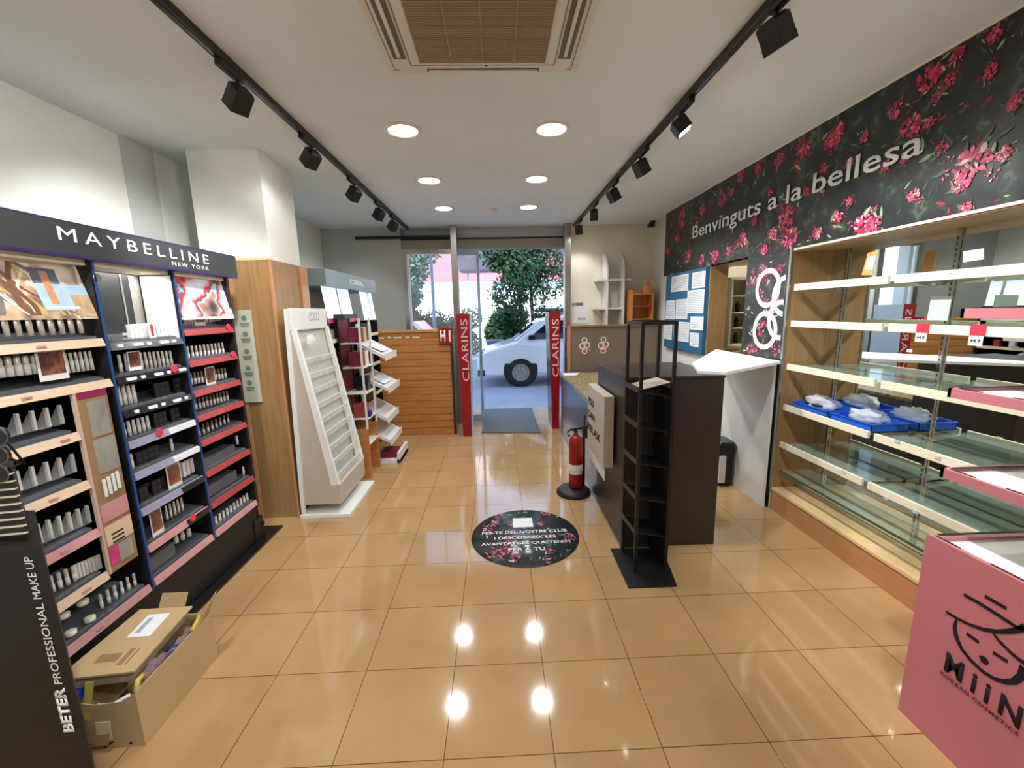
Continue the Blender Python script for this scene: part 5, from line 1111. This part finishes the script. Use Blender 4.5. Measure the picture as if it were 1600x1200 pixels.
def foliage(name, lab, c, rx, ry, rz, n, size, mat, trunk=None, clusters=9, seed=1, group=None, holes=0):
    rr = random.Random(seed); t = thing(name, lab, 'tree' if trunk else 'hedge', (c[0], c[1], 0), 0, group)
    b = MB(); cl = []
    for k in range(clusters):
        a = rr.random()*6.28; q = rr.random()**.5
        if not trunk: cl.append((c[0]+rx*(1.7*(k+.5)/clusters-.85)*1.2, c[1]+rr.uniform(-.3, .3)*ry, c[2]+rz*rr.uniform(-.55, .6))); continue
        cl.append((c[0]+rx*.65*q*math.cos(a), c[1]+ry*.65*q*math.sin(a), c[2]+rz*rr.uniform(-.75, .75)))
    for k in range(n):
        cc = rr.choice(cl); d = Vector((rr.gauss(0, 1), rr.gauss(0, 1), rr.gauss(0, 1))).normalized()*rr.uniform(.55, 1)
        p = Vector(cc)+Vector((d.x*rx*.45, d.y*ry*.45, d.z*rz*.42)); u = Vector((rr.gauss(0, 1), rr.gauss(0, 1), rr.gauss(0, 1))).normalized(); v = u.orthogonal().normalized(); s2 = size*rr.uniform(.6, 1.3)
        b.face([p-u*s2, p-v*s2*.5, p+u*s2, p+v*s2*.5])
    b.build('foliage', mat, t)
    if trunk:
        for (x, y, r, top) in trunk:
            tb = MB(); tb.tube([(x, y, -.02), (x+.03, y, top*.5), (x-.02, y, top)], [r, r*.8, r*.6], 8)
            for k in range(4):
                a = k*1.6; tb.tube([(x, y, top*.75+.1*k), (x+.5*math.cos(a), y+.4*math.sin(a), top+.5)], [r*.45, r*.15], 6)
            tb.build('trunk', BARK, t)
    return t
foliage('street_tree', 'dense dark green tree with two slim trunks behind the car', (.85, 13.0, 2.95), 1.35, 1.2, 1.35, 9000, .07, LEAF, [(.70, 13, .06, 2.6), (1.06, 13, .07, 2.6)], 22, 3)
foliage('street_tree', 'thin green tree at the right edge of the entrance view', (3.0, 13.2, 2.8), .6, .8, 1.3, 2500, .07, LEAF, [(2.9, 13.1, .04, 2.4)], 9, 5)
foliage('street_tree', 'pale bluish green tree seen through the left window', (-2.5, 13.0, 3.0), 1.0, .9, 1.6, 6000, .09, LEAFB, [(-2.6, 13.0, .12, 2.6)], 14, 6)
b = MB(); b.mi = 0
for i, (x0, x1, lab) in enumerate(((-3.6, -.55, 'clipped hedge beyond the street, left part behind the window'), (-.5, 1.15, 'clipped hedge beyond the street, part left of the car'), (1.2, 3.4, 'clipped hedge beyond the street, part behind the car'))):
    foliage('hedge', lab, ((x0+x1)/2, 14.9, .85), (x1-x0)*.36, .5, .95, 8000, .07, LEAF, None, 30, 20+i, 'clipped hedge pieces beyond the street')
for i, x in enumerate((-.1, .62, 1.4)):
    t = thing('street_planter', 'grey violet concrete planter under the hedge, '+['left', 'middle', 'right'][i]+' of three', 'planter', (x, 13.6, 0), 0, 'concrete planters under the hedge')
    MB().box(x-.26, x+.26, 13.4, 13.9, -.02, .62, .02).build('body', pm('violet_concrete', s(120, 120, 150), .8, noise=(9, .1, U)) if 'violet_concrete' not in bpy.data.materials else bpy.data.materials['violet_concrete'], t)
    MB().box(x-.28, x+.28, 13.38, 13.92, .62, .68, .01).build('rim', bpy.data.materials['violet_concrete'], t)
t = thing('lamp_post', 'pale blue slim street post outside the left window', 'post', (-1.42, 9.5, 0))
MB().tube([(-1.42, 9.5, 0), (-1.42, 9.5, 4.5)], .035, 10).build('pole', PALEB, t); MB().lathe([(.09, 0), (.09, .12), (.04, .16)], (-1.42, 9.5, 0), 16).build('base', PALEB, t)
# parked car / scooter shapes left window are hidden by the partition; bright building opposite
t = thing('opposite_building', 'sunlit white and pink building across the street', 'building', (0, 26, 0))
MB().box(-16, 16, 26, 30, 0, 2.9).build('ground_floor', STUCW, t)
MB().box(-16, 16, 25.9, 30, 2.9, 3.4).build('cornice', PALEB, t)
MB().box(-16, 16, 26.0, 30, 3.4, 5.2).build('upper_wall', STUCP, t)
MB().box(-16, 16, 26.0, 30, 5.2, 9.5).build('top_wall', STUCW, t)
for x in (-9.5, -6.5, -2.3, 3.5, 6.5): MB().box(x, x+1.7, 25.94, 26, 4.75, 6.9, .0).build('window', BLDG, t)
t = thing('grey_kiosk', 'grey rounded awning block between the trees across the street', 'kiosk', (-1.1, 20, 0))
MB().box(-1.75, .2, 20, 21, 3.45, 5.6, .12).build('body', BLDG, t); MB().box(-1.4, -1.3, 20.4, 20.5, 0, 3.5).build('post', PALEB, t)
t = thing('small_parked_car', 'pale small car parked behind the left window', 'car', (-2.6, 11.5, 0))
b = MB(); q_ = [(-3.9, .25), (-3.95, .8), (-3.5, .95), (-3.1, 1.38), (-2.2, 1.38), (-1.8, .98), (-1.25, .85), (-1.2, .25)]
b.prism(q_, 'y', 11.2, 12.7); b.build('body', CARP, t)
b = MB(); b.prism([(-3.35, .98), (-3.03, 1.3), (-2.25, 1.3), (-1.95, .98)], 'y', 11.19, 11.2); b.build('side_window', CARG, t)
for x in (-3.35, -1.8): MB().tube([(x, 11.18, .3), (x, 11.35, .3)], .28, 20).build('wheel', RUBBER, t)
